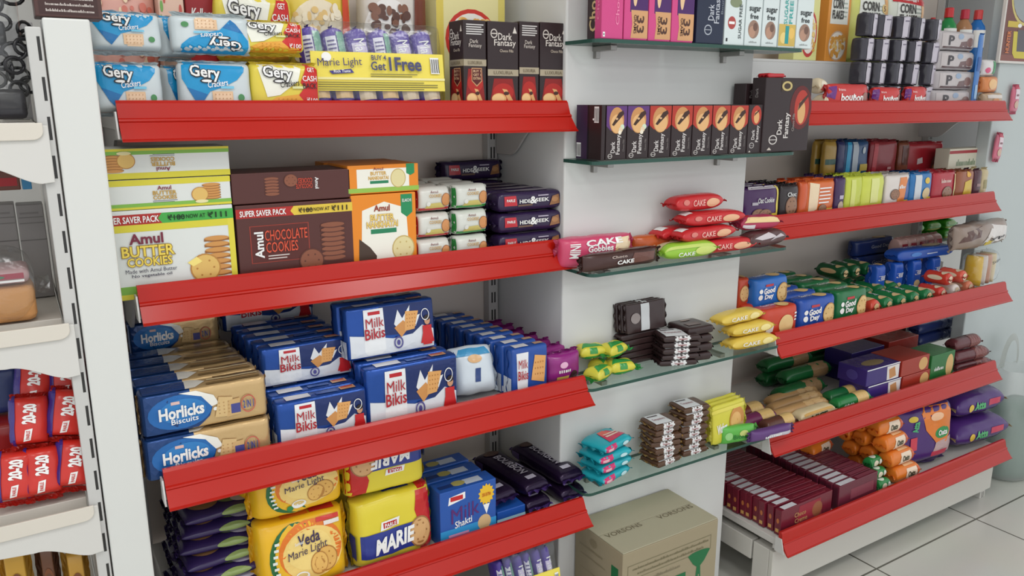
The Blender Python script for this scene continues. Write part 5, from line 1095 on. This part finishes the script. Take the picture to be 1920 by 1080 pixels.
for k, (px, z_) in enumerate(((1776, 0), (1801, 0), (1826, 0), (1786, .045), (1812, .045))):
    roll('red and white biscuit roll near the clear bag, %s' % ('low at the near side', 'low in the middle', 'low at the far side', 'upper near one', 'upper far one')[k], px, 520, .0225, ((206, 60, 50), (222, 214, 206), (206, 120, 90), (200, 60, 46), (214, 90, 70))[k], Z3 + z_, 1.475, band=(226, 206, 176), L=.1)
it = Item('biscuit_pack', 'biscuit pack', pack_parts(.055, .115, .055, 'sac', (214, 172, 164), [('r', (170, 50, 60), .15, .45, .85, .8), ('e', (222, 190, 170), .5, .26, .3, .14)], fin=.008, crumple=.002, n=4), .055, .115, .055, 'pink biscuit packs behind the blue row')
for k in range(5):
    it.put(2.74 + .058 * k, 1.69 - .008 * k, Z3 + .0005 + .03, 'x') if 0 else it.put(2.775 + .056 * k, 1.71, Z3 + .0705, 'pink and red biscuit pack upright behind the blue row, %s along' % ORD[k])
link('display_riser', boxm('display_riser', 2.74, 3.03, 1.675, 1.745, Z3 + .001, Z3 + .07, mat((196, 194, 190), 'paint'), .001)); o_ = [o for o in COL.objects if o.name.startswith('display_riser')][-1]; tag(o_, 'low grey step hidden under the pink biscuit packs', 'display step')
# clear bag of yellow packs hanging over the far end
t = empty('snack_bag', (3.0, 1.52, Z3 + .004), 'big clear bag of yellow and brown snack packs at the far rail end', 'snack bag', None, (0, 0, R(6)))
for nm, me in pack_parts(.17, .142, .10, 'bag', W_, [('t', K_, 'Supa', .6, .72, .5, .1, 10, .02)], fin=.012, clear=True, crumple=.005, n=2.6, seed=8):
    link({'wrapper': 'clear_bag'}.get(nm, nm), me, t)
for k in range(4):
    for nm, me in pack_parts(.038, .122, .06, 'sac', ((222, 180, 60), (214, 204, 196), (196, 140, 110), (216, 196, 150))[k], [('r', (190, 60, 60), .1, .2, .4, .9), ('e', (240, 220, 180), .6, .5, .2, .2)], fin=.006, seed=k)[:1]:
        link('inner_pack', me, t, ((k - 1.5) * .0375, 0, .008))
t2 = P('snack_bag', 'snack bag', 'brown and white crackle foil bag flopped on the clear bag', (1800, 1910, 420), 1.50, Z3 + .150, .08, 'pil', (150, 132, 120), {'front': [('p', (92, 62, 54), [(.0, .3), (.3, .5), (.4, .95), (.1, .8)]), ('p', (222, 216, 212), [(.4, .2), (.95, .1), (.98, .7), (.6, .95)]), ('t', K_, 'Supa', .72, .3, .34, .16, 10, .03), ('p', (222, 196, 70), [(.5, .02), (.62, .06), (.6, .26), (.5, .24)])]}, None, (0, 0, R(4)), fin=.01, crumple=.006, n=2.4, h=.092)
# ================================================================== FARTHER BAY, FOURTH SHELF
RG = 'biscuit rolls on the farther fourth shelf'
def xroll(label, px, yt, Y, zb, col, r=.024, band=(222, 186, 120), extra=(), rz=0, grp=RG):
    W, H, X = fit(px[0], px[1], yt, Y, zb)
    it = Item('biscuit_roll', 'biscuit roll', pack_parts(W, 2 * r, 2 * r, 'rol', col, {'front': [('r', band, .56, .04, .9, .96)] + list(extra), 'top': [('r', band, .56, .1, .9, .9)]}, fin=.01, n=2.1, crumple=.001, seed=px[0]), W, 2 * r, 2 * r, grp)
    it.X, it.Y, it.Z, it.rot = X, Y + r, zb + .0005, (0, 0, R(rz))
    it.put(X, Y + r, zb + .0005, label, it.rot)
    return it
BR = (112, 46, 34)
xroll('brown biscuit roll with a cream band, upper one by the pillar', (1372, 1452, ), 722, 1.60, Z4F, BR, .027, extra=[('e', (206, 190, 150), .4, .5, .1, .3)]) if 0 else None
xroll('brown biscuit roll with a cream band, behind the others by the pillar', (1374, 1446), 724, 1.56, Z4F, BR, .028)
xroll('purple-brown biscuit roll with a cream band, middle one by the pillar', (1392, 1466), 748, 1.515, Z4F, (112, 40, 84), .024)
xroll('brown biscuit roll with a cream band, at the front by the pillar', (1440, 1500), 770, F4, Z4F, (96, 56, 44), .022)
for k, (xa, xb, yt, yy) in enumerate(((1448, 1540, 722, 1.60), (1452, 1550, 735, 1.555), (1456, 1560, 748, 1.51))):
    xroll('tan biscuit roll lying across, %s from the back' % ORD[k], (xa, xb), yt, yy, Z4F, (186, 146, 96), .021, (206, 170, 120))
cake('cream biscuit pack with dark green lettering at the front rail', (1502, 1574, 748), F4, Z4F, (222, 202, 160), [('t', (24, 66, 54), 'NICE', .5, .42, .44, .4, 6, .05), ('p', (206, 160, 80), [(.1, .7), (.9, .75), (.9, .95), (.1, .92)])], d=.045, h=.04, grp=RG, name='biscuit_pack')
xroll('green biscuit roll with a pale end, front rail beside the cream pack', (1574, 1640), 728, F4, Z4F, (34, 124, 62), .022, extra=[('s', W_, 'Krunch', .3, .5, .3, .2)])
xroll('green biscuit roll with a tan band, second row beside the cream pack', (1560, 1622), 712, 1.52, Z4F, (30, 104, 56), .022)
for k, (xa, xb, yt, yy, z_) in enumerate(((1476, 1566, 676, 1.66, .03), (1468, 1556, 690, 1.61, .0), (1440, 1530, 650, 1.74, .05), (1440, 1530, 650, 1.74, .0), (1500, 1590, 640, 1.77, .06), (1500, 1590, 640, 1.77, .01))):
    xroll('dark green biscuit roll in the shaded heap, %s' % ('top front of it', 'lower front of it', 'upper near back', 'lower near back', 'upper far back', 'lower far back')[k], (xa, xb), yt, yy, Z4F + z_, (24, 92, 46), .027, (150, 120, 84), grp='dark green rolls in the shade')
VB = (58, 40, 116)
def small_box(label, px, col, art, Y, zb, d=.1, h=.058, n=0, left=(), grp=None, top=()):
    q = P('biscuit_box', 'biscuit box', label, px, Y, zb + .0005, d, 'box', col, {'front': art, 'left': list(left), 'top': list(top)}, grp, h=h, finish='film')
    if n: q.file(n, label.split(',')[0] + ', %s from the front of its file')
    return q
for k in range(2):
    s = ('lower', 'upper')[k]
    small_box('purple biscuit box with a white flash, %s of the pair at the front' % s, (1632, 1692, 692 - 44 * k), VB, [('p', (226, 220, 216), [(.62, .05), (.98, .05), (.98, .9), (.6, .9)]), ('p', (196, 140, 90), [(.7, .1), (.9, .2), (.84, .8), (.66, .7)]), ('r', W_, 0, .94, 1, 1)], F4 + .01, Z4F + .0595 * k, d=.11, h=.058, grp='purple biscuit boxes', left=[('e', (80, 66, 140), .5, .5, .2, .3)], top=[('e', (150, 130, 90), .5, .4, .3, .2)] if k else [])
    small_box('red biscuit box with a biscuit picture, %s of the pair at the front' % s, (1696, 1746, 688 - 40 * k), (162, 50, 36), [('e', (216, 170, 110), .78, .5, .16, .4)], F4 + .006, Z4F + .0595 * k, d=.12, h=.058, grp='red biscuit boxes', left=[('r', (120, 36, 28), .4, .1, .5, .9)])
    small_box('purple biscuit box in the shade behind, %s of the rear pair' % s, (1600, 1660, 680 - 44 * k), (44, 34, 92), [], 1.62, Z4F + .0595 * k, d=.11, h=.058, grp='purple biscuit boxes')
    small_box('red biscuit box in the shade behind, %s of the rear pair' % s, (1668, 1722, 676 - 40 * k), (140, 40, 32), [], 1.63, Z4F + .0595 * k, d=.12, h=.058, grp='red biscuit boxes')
small_box('green biscuit box with a biscuit picture, beside the red pair', (1750, 1792, 656), (40, 112, 56), [('e', (216, 180, 120), .8, .5, .16, .4), ('s', W_, 'Nutri', .36, .5, .4, .14)], F4 + .004, Z4F, d=.1, h=.105, grp=None)
for k, (xa, xb, yt, z_, s) in enumerate(((1796, 1856, 664, .03, 'lower'), (1794, 1842, 640, .079, 'upper'))):
    xroll('maroon biscuit roll at the far end of the shelf, %s one' % s, (xa, xb), yt, F4 + .01 + .01 * k, Z4F + z_, (96, 44, 50), .0235, (126, 70, 66), rz=-3)
xroll('dark blue biscuit roll lying behind the green box', (1722, 1800), 612, 1.70, Z4F + .07, (34, 50, 110), .024, (90, 100, 150), grp='dark blue rolls behind')
xroll('dark blue biscuit roll underneath, behind the green box', (1722, 1800), 640, 1.70, Z4F + .02, (34, 50, 110), .024, (90, 100, 150), grp='dark blue rolls behind')
for k in range(1): xroll('maroon biscuit roll hidden under the two at the far end', (1796, 1856), 690, F4 + .012, Z4F, (96, 44, 50), .0145, (126, 70, 66), rz=-3)
small_box('brown biscuit box deep behind the red boxes', (1640, 1700, 608), (110, 52, 40), [], 1.77, Z4F, d=.06, h=.135)
# ================================================================== FARTHER BAY, BOTTOM SHELF
MAR = (112, 28, 46); F5 = 1.392
ma = pack_parts(.245, .082, .024, 'box', MAR, {'front': [('p', (150, 40, 56), [(.3, .1), (.8, .1), (.76, .9), (.34, .9)]), ('t', (196, 150, 100), 'Choco', .36, .6, .22, .18), ('t', (196, 150, 100), 'Creme', .38, .36, .24, .18), ('e', (150, 90, 60), .7, .5, .1, .3)], 'top': [('r', (216, 214, 220), .06, .1, .3, .9), ('r', (140, 46, 64), .4, .3, .9, .5)], 'left': [('r', (206, 160, 90), .2, .1, .7, .24), ('e', (190, 110, 60), .5, .55, .2, .1)]}, finish='film')
it = Item('biscuit_box', 'biscuit box', ma, .245, .082, .024, 'maroon boxes in the near file')
p0 = at(1516, 940, Y=F5)
for k in range(15):
    it.put(p0.x + .002 - .001 * k + random.uniform(-.004, .004), F5 + .014 + .0265 * k, Z5F + .0005, 'maroon biscuit box in the near file, %s from the red rail' % ORD[k], (R(-3 if k else -1), 0, R(random.uniform(-2, 2))))
mb_ = pack_parts(.205, .085, .024, 'box', (104, 36, 54), {'front': [('r', (130, 60, 74), .3, .3, .9, .7)], 'top': [('r', (214, 214, 220), .04, .1, .42, .9), ('r', (126, 62, 80), .5, .2, .96, .8)], 'left': [('r', (80, 30, 44), .2, .1, .8, .9)]}, finish='film')
it = Item('biscuit_box', 'biscuit box', mb_, .205, .085, .024, 'plum boxes in the far file')
for k in range(15):
    it.put(2.196 + .001 * k + random.uniform(-.002, .002), F5 + .014 + .0265 * k, Z5F + .0005, 'plum biscuit box with white top label, far file, %s from the rail' % ORD[k], (R(-2), 0, R(random.uniform(-1.5, 1.5))))
for k, (px, yt, z_, yy) in enumerate(((1618, 905, 0, 1.40), (1608, 885, .0, 1.47), (1600, 868, .038, 1.44), (1630, 880, .038, 1.42))):
    x = at(px + 8, yt, Y=yy).x
    P('biscuit_roll', 'biscuit roll', 'small green biscuit pack between plum and orange packs, %s' % ('front low', 'rear low', 'rear upper', 'front upper')[k], (px - 20, px + 24, yt), yy, Z5F + z_ + .0005, .038, 'rol', (36, 128, 62), [('e', (226, 216, 190), .4, .5, .2, .3), ('e', (60, 160, 90), .76, .5, .1, .3)], 'small green biscuit packs', h=.036, w=.07, fin=.008) if 0 else None
grn = Item('biscuit_roll', 'biscuit roll', pack_parts(.075, .036, .036, 'rol', (36, 128, 62), {'front': [('e', (226, 216, 190), .4, .5, .2, .3), ('e', (226, 226, 216), .76, .5, .1, .3)], 'top': [('e', (216, 226, 210), .4, .5, .2, .3)]}, fin=.008), .075, .036, .036, 'small green biscuit packs')
for x, yy, z_, s in ((2.352, 1.415, 0, 'lowest at the front'), (2.350, 1.453, 0, 'low in the second row'), (2.348, 1.491, 0, 'low in the third row'), (2.351, 1.434, .0335, 'upper front'), (2.349, 1.472, .0335, 'upper rear'), (2.350, 1.453, .067, 'topmost')):
    grn.put(x, yy, Z5F + z_ + .0005, 'small green biscuit pack between plum and orange packs, ' + s, (0, 0, R(random.uniform(-6, 6))))
ORG = (226, 124, 40)
orr = Item('biscuit_roll', 'biscuit roll', pack_parts(.145, .056, .056, 'rol', ORG, {'front': [('p', (236, 214, 190), [(.36, .1), (.86, .1), (.82, .9), (.42, .9)]), ('t', (70, 70, 50), 'Oats', .6, .5, .26, .4, 8, .04), ('p', (206, 90, 40), [(.86, .1), (.98, .2), (.96, .8), (.84, .9)])], 'top': [('r', (236, 190, 140), .4, .2, .8, .8)]}, fin=.009, n=2.4, crumple=.0016), .145, .056, .056, 'orange oat biscuit rolls')
for k in range(4):
    orr.put(2.478 - .022 * k, 1.422 + .014 * k, Z5F + .0005 + .0565 * k, 'orange oat biscuit roll in the front pile, %s from the tray' % ORD[k], (0, 0, R(-2 + 2 * (k % 3))))
for r_ in range(2):
    for k in range(4):
        orr.put(2.468 - .012 * r_ - .022 * k, 1.484 + .062 * r_ + .014 * k, Z5F + .0005 + .0565 * k, 'orange oat biscuit roll, %s pile back, %s from the tray' % (('second', 'third')[r_], ORD[k]), (0, 0, R(random.uniform(-8, 8))))
for k in range(6):
    orr.put(2.29 - .01 * (k % 2), 1.625 + .066 * (k // 3), Z5F + .0005 + .0565 * (k % 3), 'orange oat biscuit roll deep behind, %s pile, %s from the tray' % (('nearer', 'farther')[k // 3], ORD[k % 3]), (0, 0, R(random.uniform(-8, 8))))
# flour-sized bags
PB = (74, 40, 112)
t = P('snack_bag', 'atta bag', 'big purple and orange bag standing upright, fourth from the rail end', (1690, 1786, 752), 1.43, Z5F + .001, .09, 'bag', PB, {'front': [('p', ORG, [(.36, .98), (.98, .96), (.98, .5), (.86, .32), (.66, .34), (.46, .6)]), ('p', (190, 160, 160), [(.66, .34), (.98, .4), (.98, .12), (.62, .16)]), ('e', (36, 140, 70), .78, .5, .15, .1), ('t', W_, 'Oats', .78, .5, .18, .09, 0, .03), ('e', (206, 180, 60), .22, .84, .08, .05), ('t', (80, 180, 120), 'Atta', .26, .7, .1, .18, 80, .03), ('r', (206, 60, 80), .18, .3, .3, .52), ('r', (200, 70, 90), .6, .1, .9, .19), ('e', (240, 190, 150), .66, .8, .12, .07)]}, 'big purple bags', (R(-4), 0, R(-6)), fin=.014, crumple=.003, n=3, h=.27) if 0 else \
    P('flour_bag', 'flour bag', 'big purple and orange bag standing upright beside the orange rolls', (1708, 1797, 752), 1.415, Z5F + .003, .075, 'bag', PB, {'front': [('p', ORG, [(.36, .98), (.98, .96), (.98, .5), (.86, .32), (.66, .34), (.46, .6)]), ('p', (190, 160, 160), [(.66, .34), (.98, .4), (.98, .12), (.62, .16)]), ('e', (36, 140, 70), .78, .5, .15, .1), ('t', W_, 'Oats', .78, .5, .18, .09, 0, .03), ('e', (206, 180, 60), .22, .84, .08, .05), ('t', (80, 180, 120), 'Atta', .26, .7, .1, .18, 80, .03), ('r', (206, 60, 80), .18, .3, .3, .52), ('r', (200, 70, 90), .6, .1, .9, .19), ('e', (240, 190, 150), .66, .8, .12, .07)]}, 'big purple bags', (R(-4), 0, R(-6)), fin=.014, crumple=.003, n=3, h=.232)
for k, (yt, s, w_) in enumerate(((800, 'lower', 0), (745, 'upper', .01))):
    P('flour_bag', 'flour bag', 'big purple bag lying flat at the far rail end, %s of the two' % s, (1806, 1894 - 6 * k, yt), 1.405 + .02 * k, Z5F + .006 + .108 * k, .2, 'pil', PB, {'front': [('t', (90, 180, 120), 'Atta', .44, .5, .2, .3, 6, .05), ('r', (200, 60, 90), .62, .4, .86, .66), ('e', (226, 190, 70), .26, .46, .05, .16), ('r', (150, 120, 130), .05, .08, .95, .13)], 'top': [('e', (206, 170, 120), .55, .6, .14, .14)]}, 'big purple bags', (0, 0, R(-5)), fin=.016, crumple=.003, n=2.6, h=.104, pw=5, seal=(176, 150, 110))

# ================================================================== BEYOND THE FARTHER BAY
t = empty('far_rack', (3.55, 2.0, 0), 'dark rack of green packs showing past the farther uprights', 'shelf rack')
for z_ in (.53, .875):
    link('far_tray', boxm('far_tray', -.37, .4, -.02, .3, z_ - .025, z_, mat((196, 194, 188), 'paint'), .001), t)
link('upper_panel', boxm('upper_panel', -.37, .4, -.06, -.04, 1.13, 2.25, mat((176, 172, 168), 'paint')), t)
link('far_back', boxm('far_back', -.37, .4, .3, .32, .1, 1.05, mat((92, 94, 88), 'paint')), t)
it = Item('noodle_pack', 'noodle pack', pack_parts(.12, .045, .09, 'pil', (96, 190, 66), {'front': [('r', (206, 206, 80), .1, .1, .9, .3), ('e', (140, 190, 70), .5, .7, .3, .2)], 'top': [('r', (190, 210, 90), .2, .3, .8, .6)]}, fin=.01, n=3), .12, .045, .09, 'green packs on the rack beyond')
for r_ in range(4):
    for k in range(5):
        it.put(3.245 + .13 * r_, 2.04, .876 + .046 * k, 'green and yellow pack on the rack beyond, %s up in the %s pile' % (ORD[k], ORD[r_]), (0, 0, R(random.uniform(-5, 5))))
# packets and poster on the white column
t = empty('wall_poster', (3.30, 1.597, 1.634), 'brown poster with a yellow outline and vertical word, on the white column', 'poster')
pw_ = .36; x0_ = 3.055 - 3.30
link('poster_board', boxm('poster_board', -.24, .24, -.012, 0, 0, .36, mat((222, 216, 210), 'card'), .001), t)
pf = lambda f, u, v, o: (-.232 + .464 * u, -.012 - o, .008 + .344 * v)
pd = lambda f: (.464, .344)
HB = (112, 62, 54)
link('printed_design', print_mesh([('front', i) for i in [('r', HB, 0, 0, 1, 1), ('r', (134, 78, 68), .0, .0, 1, .06), ('g', (206, 190, 110), .3, .7, .26, .34, .09), ('e', (150, 158, 160), .3, .7, .235, .3), ('p', (206, 190, 60), [(.14, .3), (.42, .3), (.40, .06), (.36, .03), (.2, .03), (.16, .08)]), ('p', (86, 84, 90), [(.2, .32), (.36, .32), (.35, .1), (.22, .1)]), ('r', (206, 180, 60), .04, .34, .2, .4), ('e', W_, .22, .36, .03, .02)]], 'printed_design', pf, pd, True, .0004), t)
link('lettering', print_mesh([('front', ('t', (226, 130, 70), 'HUNTER', .075, .19, .05, .22, 90, .02))], 'lettering', pf, pd, True, .002), t)
hp = Item('hanging_packet', 'snack packet', pack_parts(.05, .11, .018, 'sac', (206, 110, 132), [('r', (226, 206, 214), .2, .5, .8, .86), ('p', (190, 50, 80), [(.1, .86), (.9, .86), (.8, 1), (.2, 1)]), ('e', (206, 170, 150), .5, .3, .3, .14), ('s', (120, 40, 60), 'Soan', .5, .66, .4, .12)], fin=.01, n=2.4), .05, .11, .018, 'pink packets hung on the white column')
for px, py, s, rz in ((1905, 215, 'upper one, nearest the poster', 0), (1872, 306, 'lower one, hanging over the column edge', 6)):
    q = at(px, py, Y=1.572)
    r = hp.put(q.x, 1.585, q.z, 'pink snack packet hung on the white column, ' + s, (0, R(rz), 0))
# plastic carrier bag on the floor
bm = bmesh.new()
prof = [(.10, 0), (.125, .02), (.13, .12), (.135, .24), (.12, .36), (.095, .46)]
N = 36; rings = []
for i, (r, z) in enumerate(prof + []):
    ring = []
    for k in range(N):
        a = 2 * math.pi * k / N
        wob = 1 + .07 * math.sin(5 * a + i) * (i / 5) + .04 * noise.noise(Vector((math.cos(a) * 3, math.sin(a) * 3, z * 9)))
        ring.append(bm.verts.new((r * wob * math.cos(a), .75 * r * wob * math.sin(a), z)))
    rings.append(ring)
for i in range(len(rings) - 1):
    for k in range(N): bm.faces.new((rings[i][k], rings[i][(k + 1) % N], rings[i + 1][(k + 1) % N], rings[i + 1][k]))
bm.faces.new(rings[0][::-1])
t = empty('carrier_bag', (3.335, 1.475, 0), 'thin white plastic carrier bag of green goods, on the floor by the column', 'plastic bag')
BAGM = mat((226, 230, 228), 'film').copy(); BAGM.name = 'carrier_film'
BAGM.node_tree.nodes['Principled BSDF'].inputs['Alpha'].default_value = .36
link('bag_body', to_mesh(bm, 'bag_body', BAGM, True), t)
for sg in (-1, 1):
    bm = bmesh.new(); K = 12
    row = []
    for k in range(K + 1):
        a = math.pi * k / K
        c = Vector((.055 * math.cos(a) * 1.1, sg * .045, .455 + .12 * math.sin(a)))
        row.append([bm.verts.new(c + Vector((-.014 * math.cos(a) , 0, -.014 * math.sin(a)))), bm.verts.new(c + Vector((.014 * math.cos(a), .006 * sg, .014 * math.sin(a))))])
    fs = [bm.faces.new((row[k][0], row[k + 1][0], row[k + 1][1], row[k][1])) for k in range(K)]
    bmesh.ops.solidify(bm, geom=fs, thickness=.001)
    link('handle', to_mesh(bm, 'handle', mat((216, 220, 216), 'film')), t)
bm = bmesh.new(); fm = {}
lb = link('lettering', print_mesh([('front', ('r', (236, 238, 236), .12, .52, .62, .98)), ('front', ('t', (40, 80, 70), 'S', .34, .86, .2, .14, 0, .04)), ('front', ('t', (40, 80, 70), 'M', .38, .65, .24, .14, 0, .04))], 'lettering', lambda f, u, v, o: ((u - .5) * .2, -.112 - o - .012 * math.cos((u - .5) * 3), .1 + v * .34), lambda f: (.2, .34), True, .004), t)
bm = bmesh.new(); lathe(bm, [(.085, .006), (.112, .03), (.118, .12), (.12, .24), (.10, .30), (.06, .325)], 24)
for v in bm.verts: v.co.y *= .72; v.co += Vector((noise.noise(v.co * 20), noise.noise(v.co * 20 + Vector((5, 0, 0))), 0)) * .012
link('goods_inside', to_mesh(bm, 'goods_inside', mat((58, 112, 92), 'film'), True), t)

# ================================================================== SIDE RACK AT THE FAR LEFT
it = Item('biscuit_pack', 'biscuit pack', pack_parts(.052, .062, .2, 'long', (196, 42, 34), {'top': [('r', (60, 40, 110), .0, .2, .16, .95), ('t', W_, '20-20', .5, .3, .4, .22, 90, .04), ('e', (200, 150, 100), .5, .75, .3, .1)], 'left': [('r', (60, 44, 130), .2, .1, .9, .5), ('e', (206, 160, 110), .5, .7, .1, .2)], 'front': []}, fin=.004, n=4, pw=30, crumple=.0016), .052, .062, .2, 'red biscuit packs on the side rack')
def red_pack(label, px0, px1, yt, yb, Y, zb, tilt=-18, rz=0, art=0):
    W, H, X = fit(px0, px1, yt, Y, zb)
    f = [('t', W_, '20-20', .5, .62, .34, .36, 78, .05), ('p', W_, [(.32, .1), (.52, .12), (.58, .34), (.38, .32)]), ('t', (196, 42, 34), 'PARLE', .45, .22, .1, .16, 78, .02), ('r', (60, 44, 126), 0, .02, .1, .98)]
    q = Item('biscuit_pack', 'biscuit pack', pack_parts(.058, .098, .05, 'sac', (202, 46, 36), {'front': f, 'left': [('r', (60, 44, 130), .1, .05, .9, .95)]}, fin=.009, n=2.5, pw=9, crumple=.0026, seed=px0), .058, .098, .05, 'red biscuit packs on the side rack')
    q.put(X, Y + .022, zb, label, (R(tilt), R(rz), 0))
SZ = SIDEZ[2][0] + .001
red_pack('red biscuit pack, bottom row of the side rack, cut by the picture edge', -14, 50, 880, 970, 1.462, SZ, rz=6)
red_pack('red biscuit pack, bottom row of the side rack, middle one', 44, 102, 870, 970, 1.462, SZ, rz=3)
red_pack('red biscuit pack, bottom row of the side rack, leaning on the upright', 98, 158, 862, 950, 1.462, SZ, rz=10)
red_pack('red biscuit pack, second row of the side rack, left one', 12, 80, 785, 880, 1.487, SZ + .085, rz=6)
red_pack('red biscuit pack, second row of the side rack, beside the upright', 78, 148, 780, 880, 1.487, SZ + .085, rz=12)
red_pack('dim red biscuit pack, third row of the side rack, left one', 22, 84, 712, 790, 1.535, SZ + .135, rz=8)
red_pack('dim red biscuit pack, third row of the side rack, beside the upright', 88, 146, 712, 790, 1.535, SZ + .135, rz=8)
sup = Item('biscuit_pack', 'biscuit pack', pack_parts(.15, .13, .09, 'blk', (150, 34, 34), [], fin=.006), .15, .13, .09)
sup.put(-.03, 1.61, SZ, 'dark red biscuit multipack behind the small red packs on the side rack')
P('biscuit_pack', 'biscuit pack', 'dark blue pack behind the red ones, cut by the picture edge', (-30, 24, 690), 1.60, SZ + .135, .06, 'blk', (36, 52, 104), [], h=.085, w=.07)
# bread loaf in clear wrapping, and what stands behind it
SZ = SIDEZ[1][0] + .001
t = empty('bread_loaf', (-.045, 1.52, SZ), 'sliced bread loaf in clear plastic wrapping on the side rack', 'bread')
bm = bmesh.new(); abox(bm, -.09, .05, -.045, .045, .002, .062, .012); link('loaf', to_mesh(bm, 'loaf', mat((196, 142, 90), 'bread'), True), t)
bm = bmesh.new(); abox(bm, -.092, .046, -.047, .047, .066, .09, .01); link('wrapper_band', to_mesh(bm, 'wrapper_band', mat((176, 140, 140), 'film'), True), t)
link('printed_design', print_mesh([('front', i) for i in [('r', (150, 40, 60), 0, .3, 1, .8), ('e', (60, 110, 80), .6, .5, .2, .2), ('r', (230, 228, 226), 0, 0, 1, .2)]], 'printed_design', lambda f, u, v, o: (-.092 + .13 * u, -.047 - o, .07 + .018 * v), lambda f: (.13, .02), True, .0005), t)
for nm, me in pack_parts(.185, .115, .115, 'pil', W_, [], fin=.02, clear=True, crumple=.006, n=4, pw=5, seed=3): link({'wrapper': 'clear_wrap'}.get(nm, nm), me, t, (-.02, 0, 0))
for k, (xa, xb) in enumerate(((-24, 26), (29, 80))):
    P('carton_box', 'carton', 'tall plain grey box standing behind the bread, %s' % ('cut by the picture edge', 'whole one')[k], (xa, xb, 384), 1.66, SZ, .05, 'box', (136, 132, 130), [('r', (110, 106, 104), .05, .86, .95, .87), ('r', (110, 106, 104), .05, .8, .95, .81), ('r', (100, 96, 94), .0, .62, 1, .63), ('r', (120, 116, 114), .1, .9, .8, .92)], 'grey boxes behind the bread')
for k, (xa, xb, yt, c, s) in enumerate(((-20, 38, 344, (112, 66, 54), 'brown box with a red patch lying on the grey boxes'), (40, 58, 336, (60, 140, 190), 'narrow blue box lying on the grey box'))):
    P('carton_box', 'carton', s, (xa, xb, yt), 1.645, SZ + .200, .06, 'box', c, [('r', (176, 40, 48), .3, .2, .9, .6)] if k == 0 else [], h=.036 + .006 * k)
# black clips in a clear bag
SZ = SIDEZ[0][0] + .001
t = empty('clip_bag', (-.045, 1.50, SZ), 'clear bag of black ring clips hanging at the top of the side rack', 'bag of clips')
bm = bmesh.new(); rr = random.Random(5)
for k in range(1):
    pass
bm.free()
for k in range(30):
    bm = bmesh.new(); c = Vector((rr.uniform(.035, .088), rr.uniform(-.035, .02), .05 + .007 * k)); n1_ = rr.uniform(0, 3.1)
    tube(bm, [c + Vector((.016 * math.cos(a) * math.cos(n1_), .016 * math.cos(a) * math.sin(n1_), .012 * math.sin(a))) for a in [2 * math.pi * j / 14 for j in range(15)]], .0028, 6)
    link('ring_clip', to_mesh(bm, 'ring_clip', mat((34, 33, 36), 'gloss'), True), t)
bm = bmesh.new(); abox(bm, -.0, .075, -.015, .03, .004, .05, .008); link('dark_tray', to_mesh(bm, 'dark_tray', mat((52, 50, 54), 'film'), True), t)
bm = bmesh.new(); abox(bm, -.03, .06, -.03, .01, .115, .15, .006); link('black_bar', to_mesh(bm, 'black_bar', mat((26, 25, 30), 'gloss'), True), t)
for nm, me in pack_parts(.17, .30, .09, 'bag', W_, [], fin=.01, clear=True, crumple=.006, n=2.8, seed=6)[:1]: link('clear_bag', me, t, (-.003, 0, 0))
P('carton_box', 'carton', 'dark carton standing behind the clear bag of clips on the side rack', (-24, 60, 40), 1.68, SZ, .06, 'box', (150, 148, 148), [])
# packs on the lowest side shelf
SZ = .55
t = empty('side_shelf', (-.15, 1.45, SZ), 'cream side shelf lowest of all, hidden under yellow-brown packs', 'shelf', 'cream side shelves')
link('tray', boxm('tray', -.33, .188, .034, .40, -.02, 0, mat((208, 202, 192), 'paint'), .001), t)
for k, (xa, xb, yt) in enumerate(((-10, 56, 1034), (60, 108, 1028), (112, 166, 1042))):
    P('biscuit_pack', 'biscuit pack', 'yellow-brown biscuit pack on the lowest side shelf, %s' % ('left one', 'middle one, darker', 'right one')[k], (xa, xb, yt), 1.49 + .01 * (k == 1), SZ + .0005, .06, 'blk', ((196, 150, 56), (104, 66, 46), (190, 144, 58))[k], [('g', (120, 70, 40), .5, .5, .3, .3, .2), ('e', (222, 196, 120), .5, .5, .2, .2)], 'yellow-brown packs on the lowest side shelf')
# brown box on top of the white post
P('carton_box', 'carton', 'dark brown chocolate box with a white text list, on top of the white post', (74, 169, -40), 1.452, 1.6245, .06, 'box', (78, 50, 46), {'front': [('r', (64, 40, 38), .06, .06, .94, .98)] + [it_ for k in range(4) for it_ in (('s', (206, 196, 190), 'xxxxxxxxxxxxxxxx' + 'x' * k, .52, .62 - .15 * k, .72, .07),)] }, None, w=.092, h=.06)
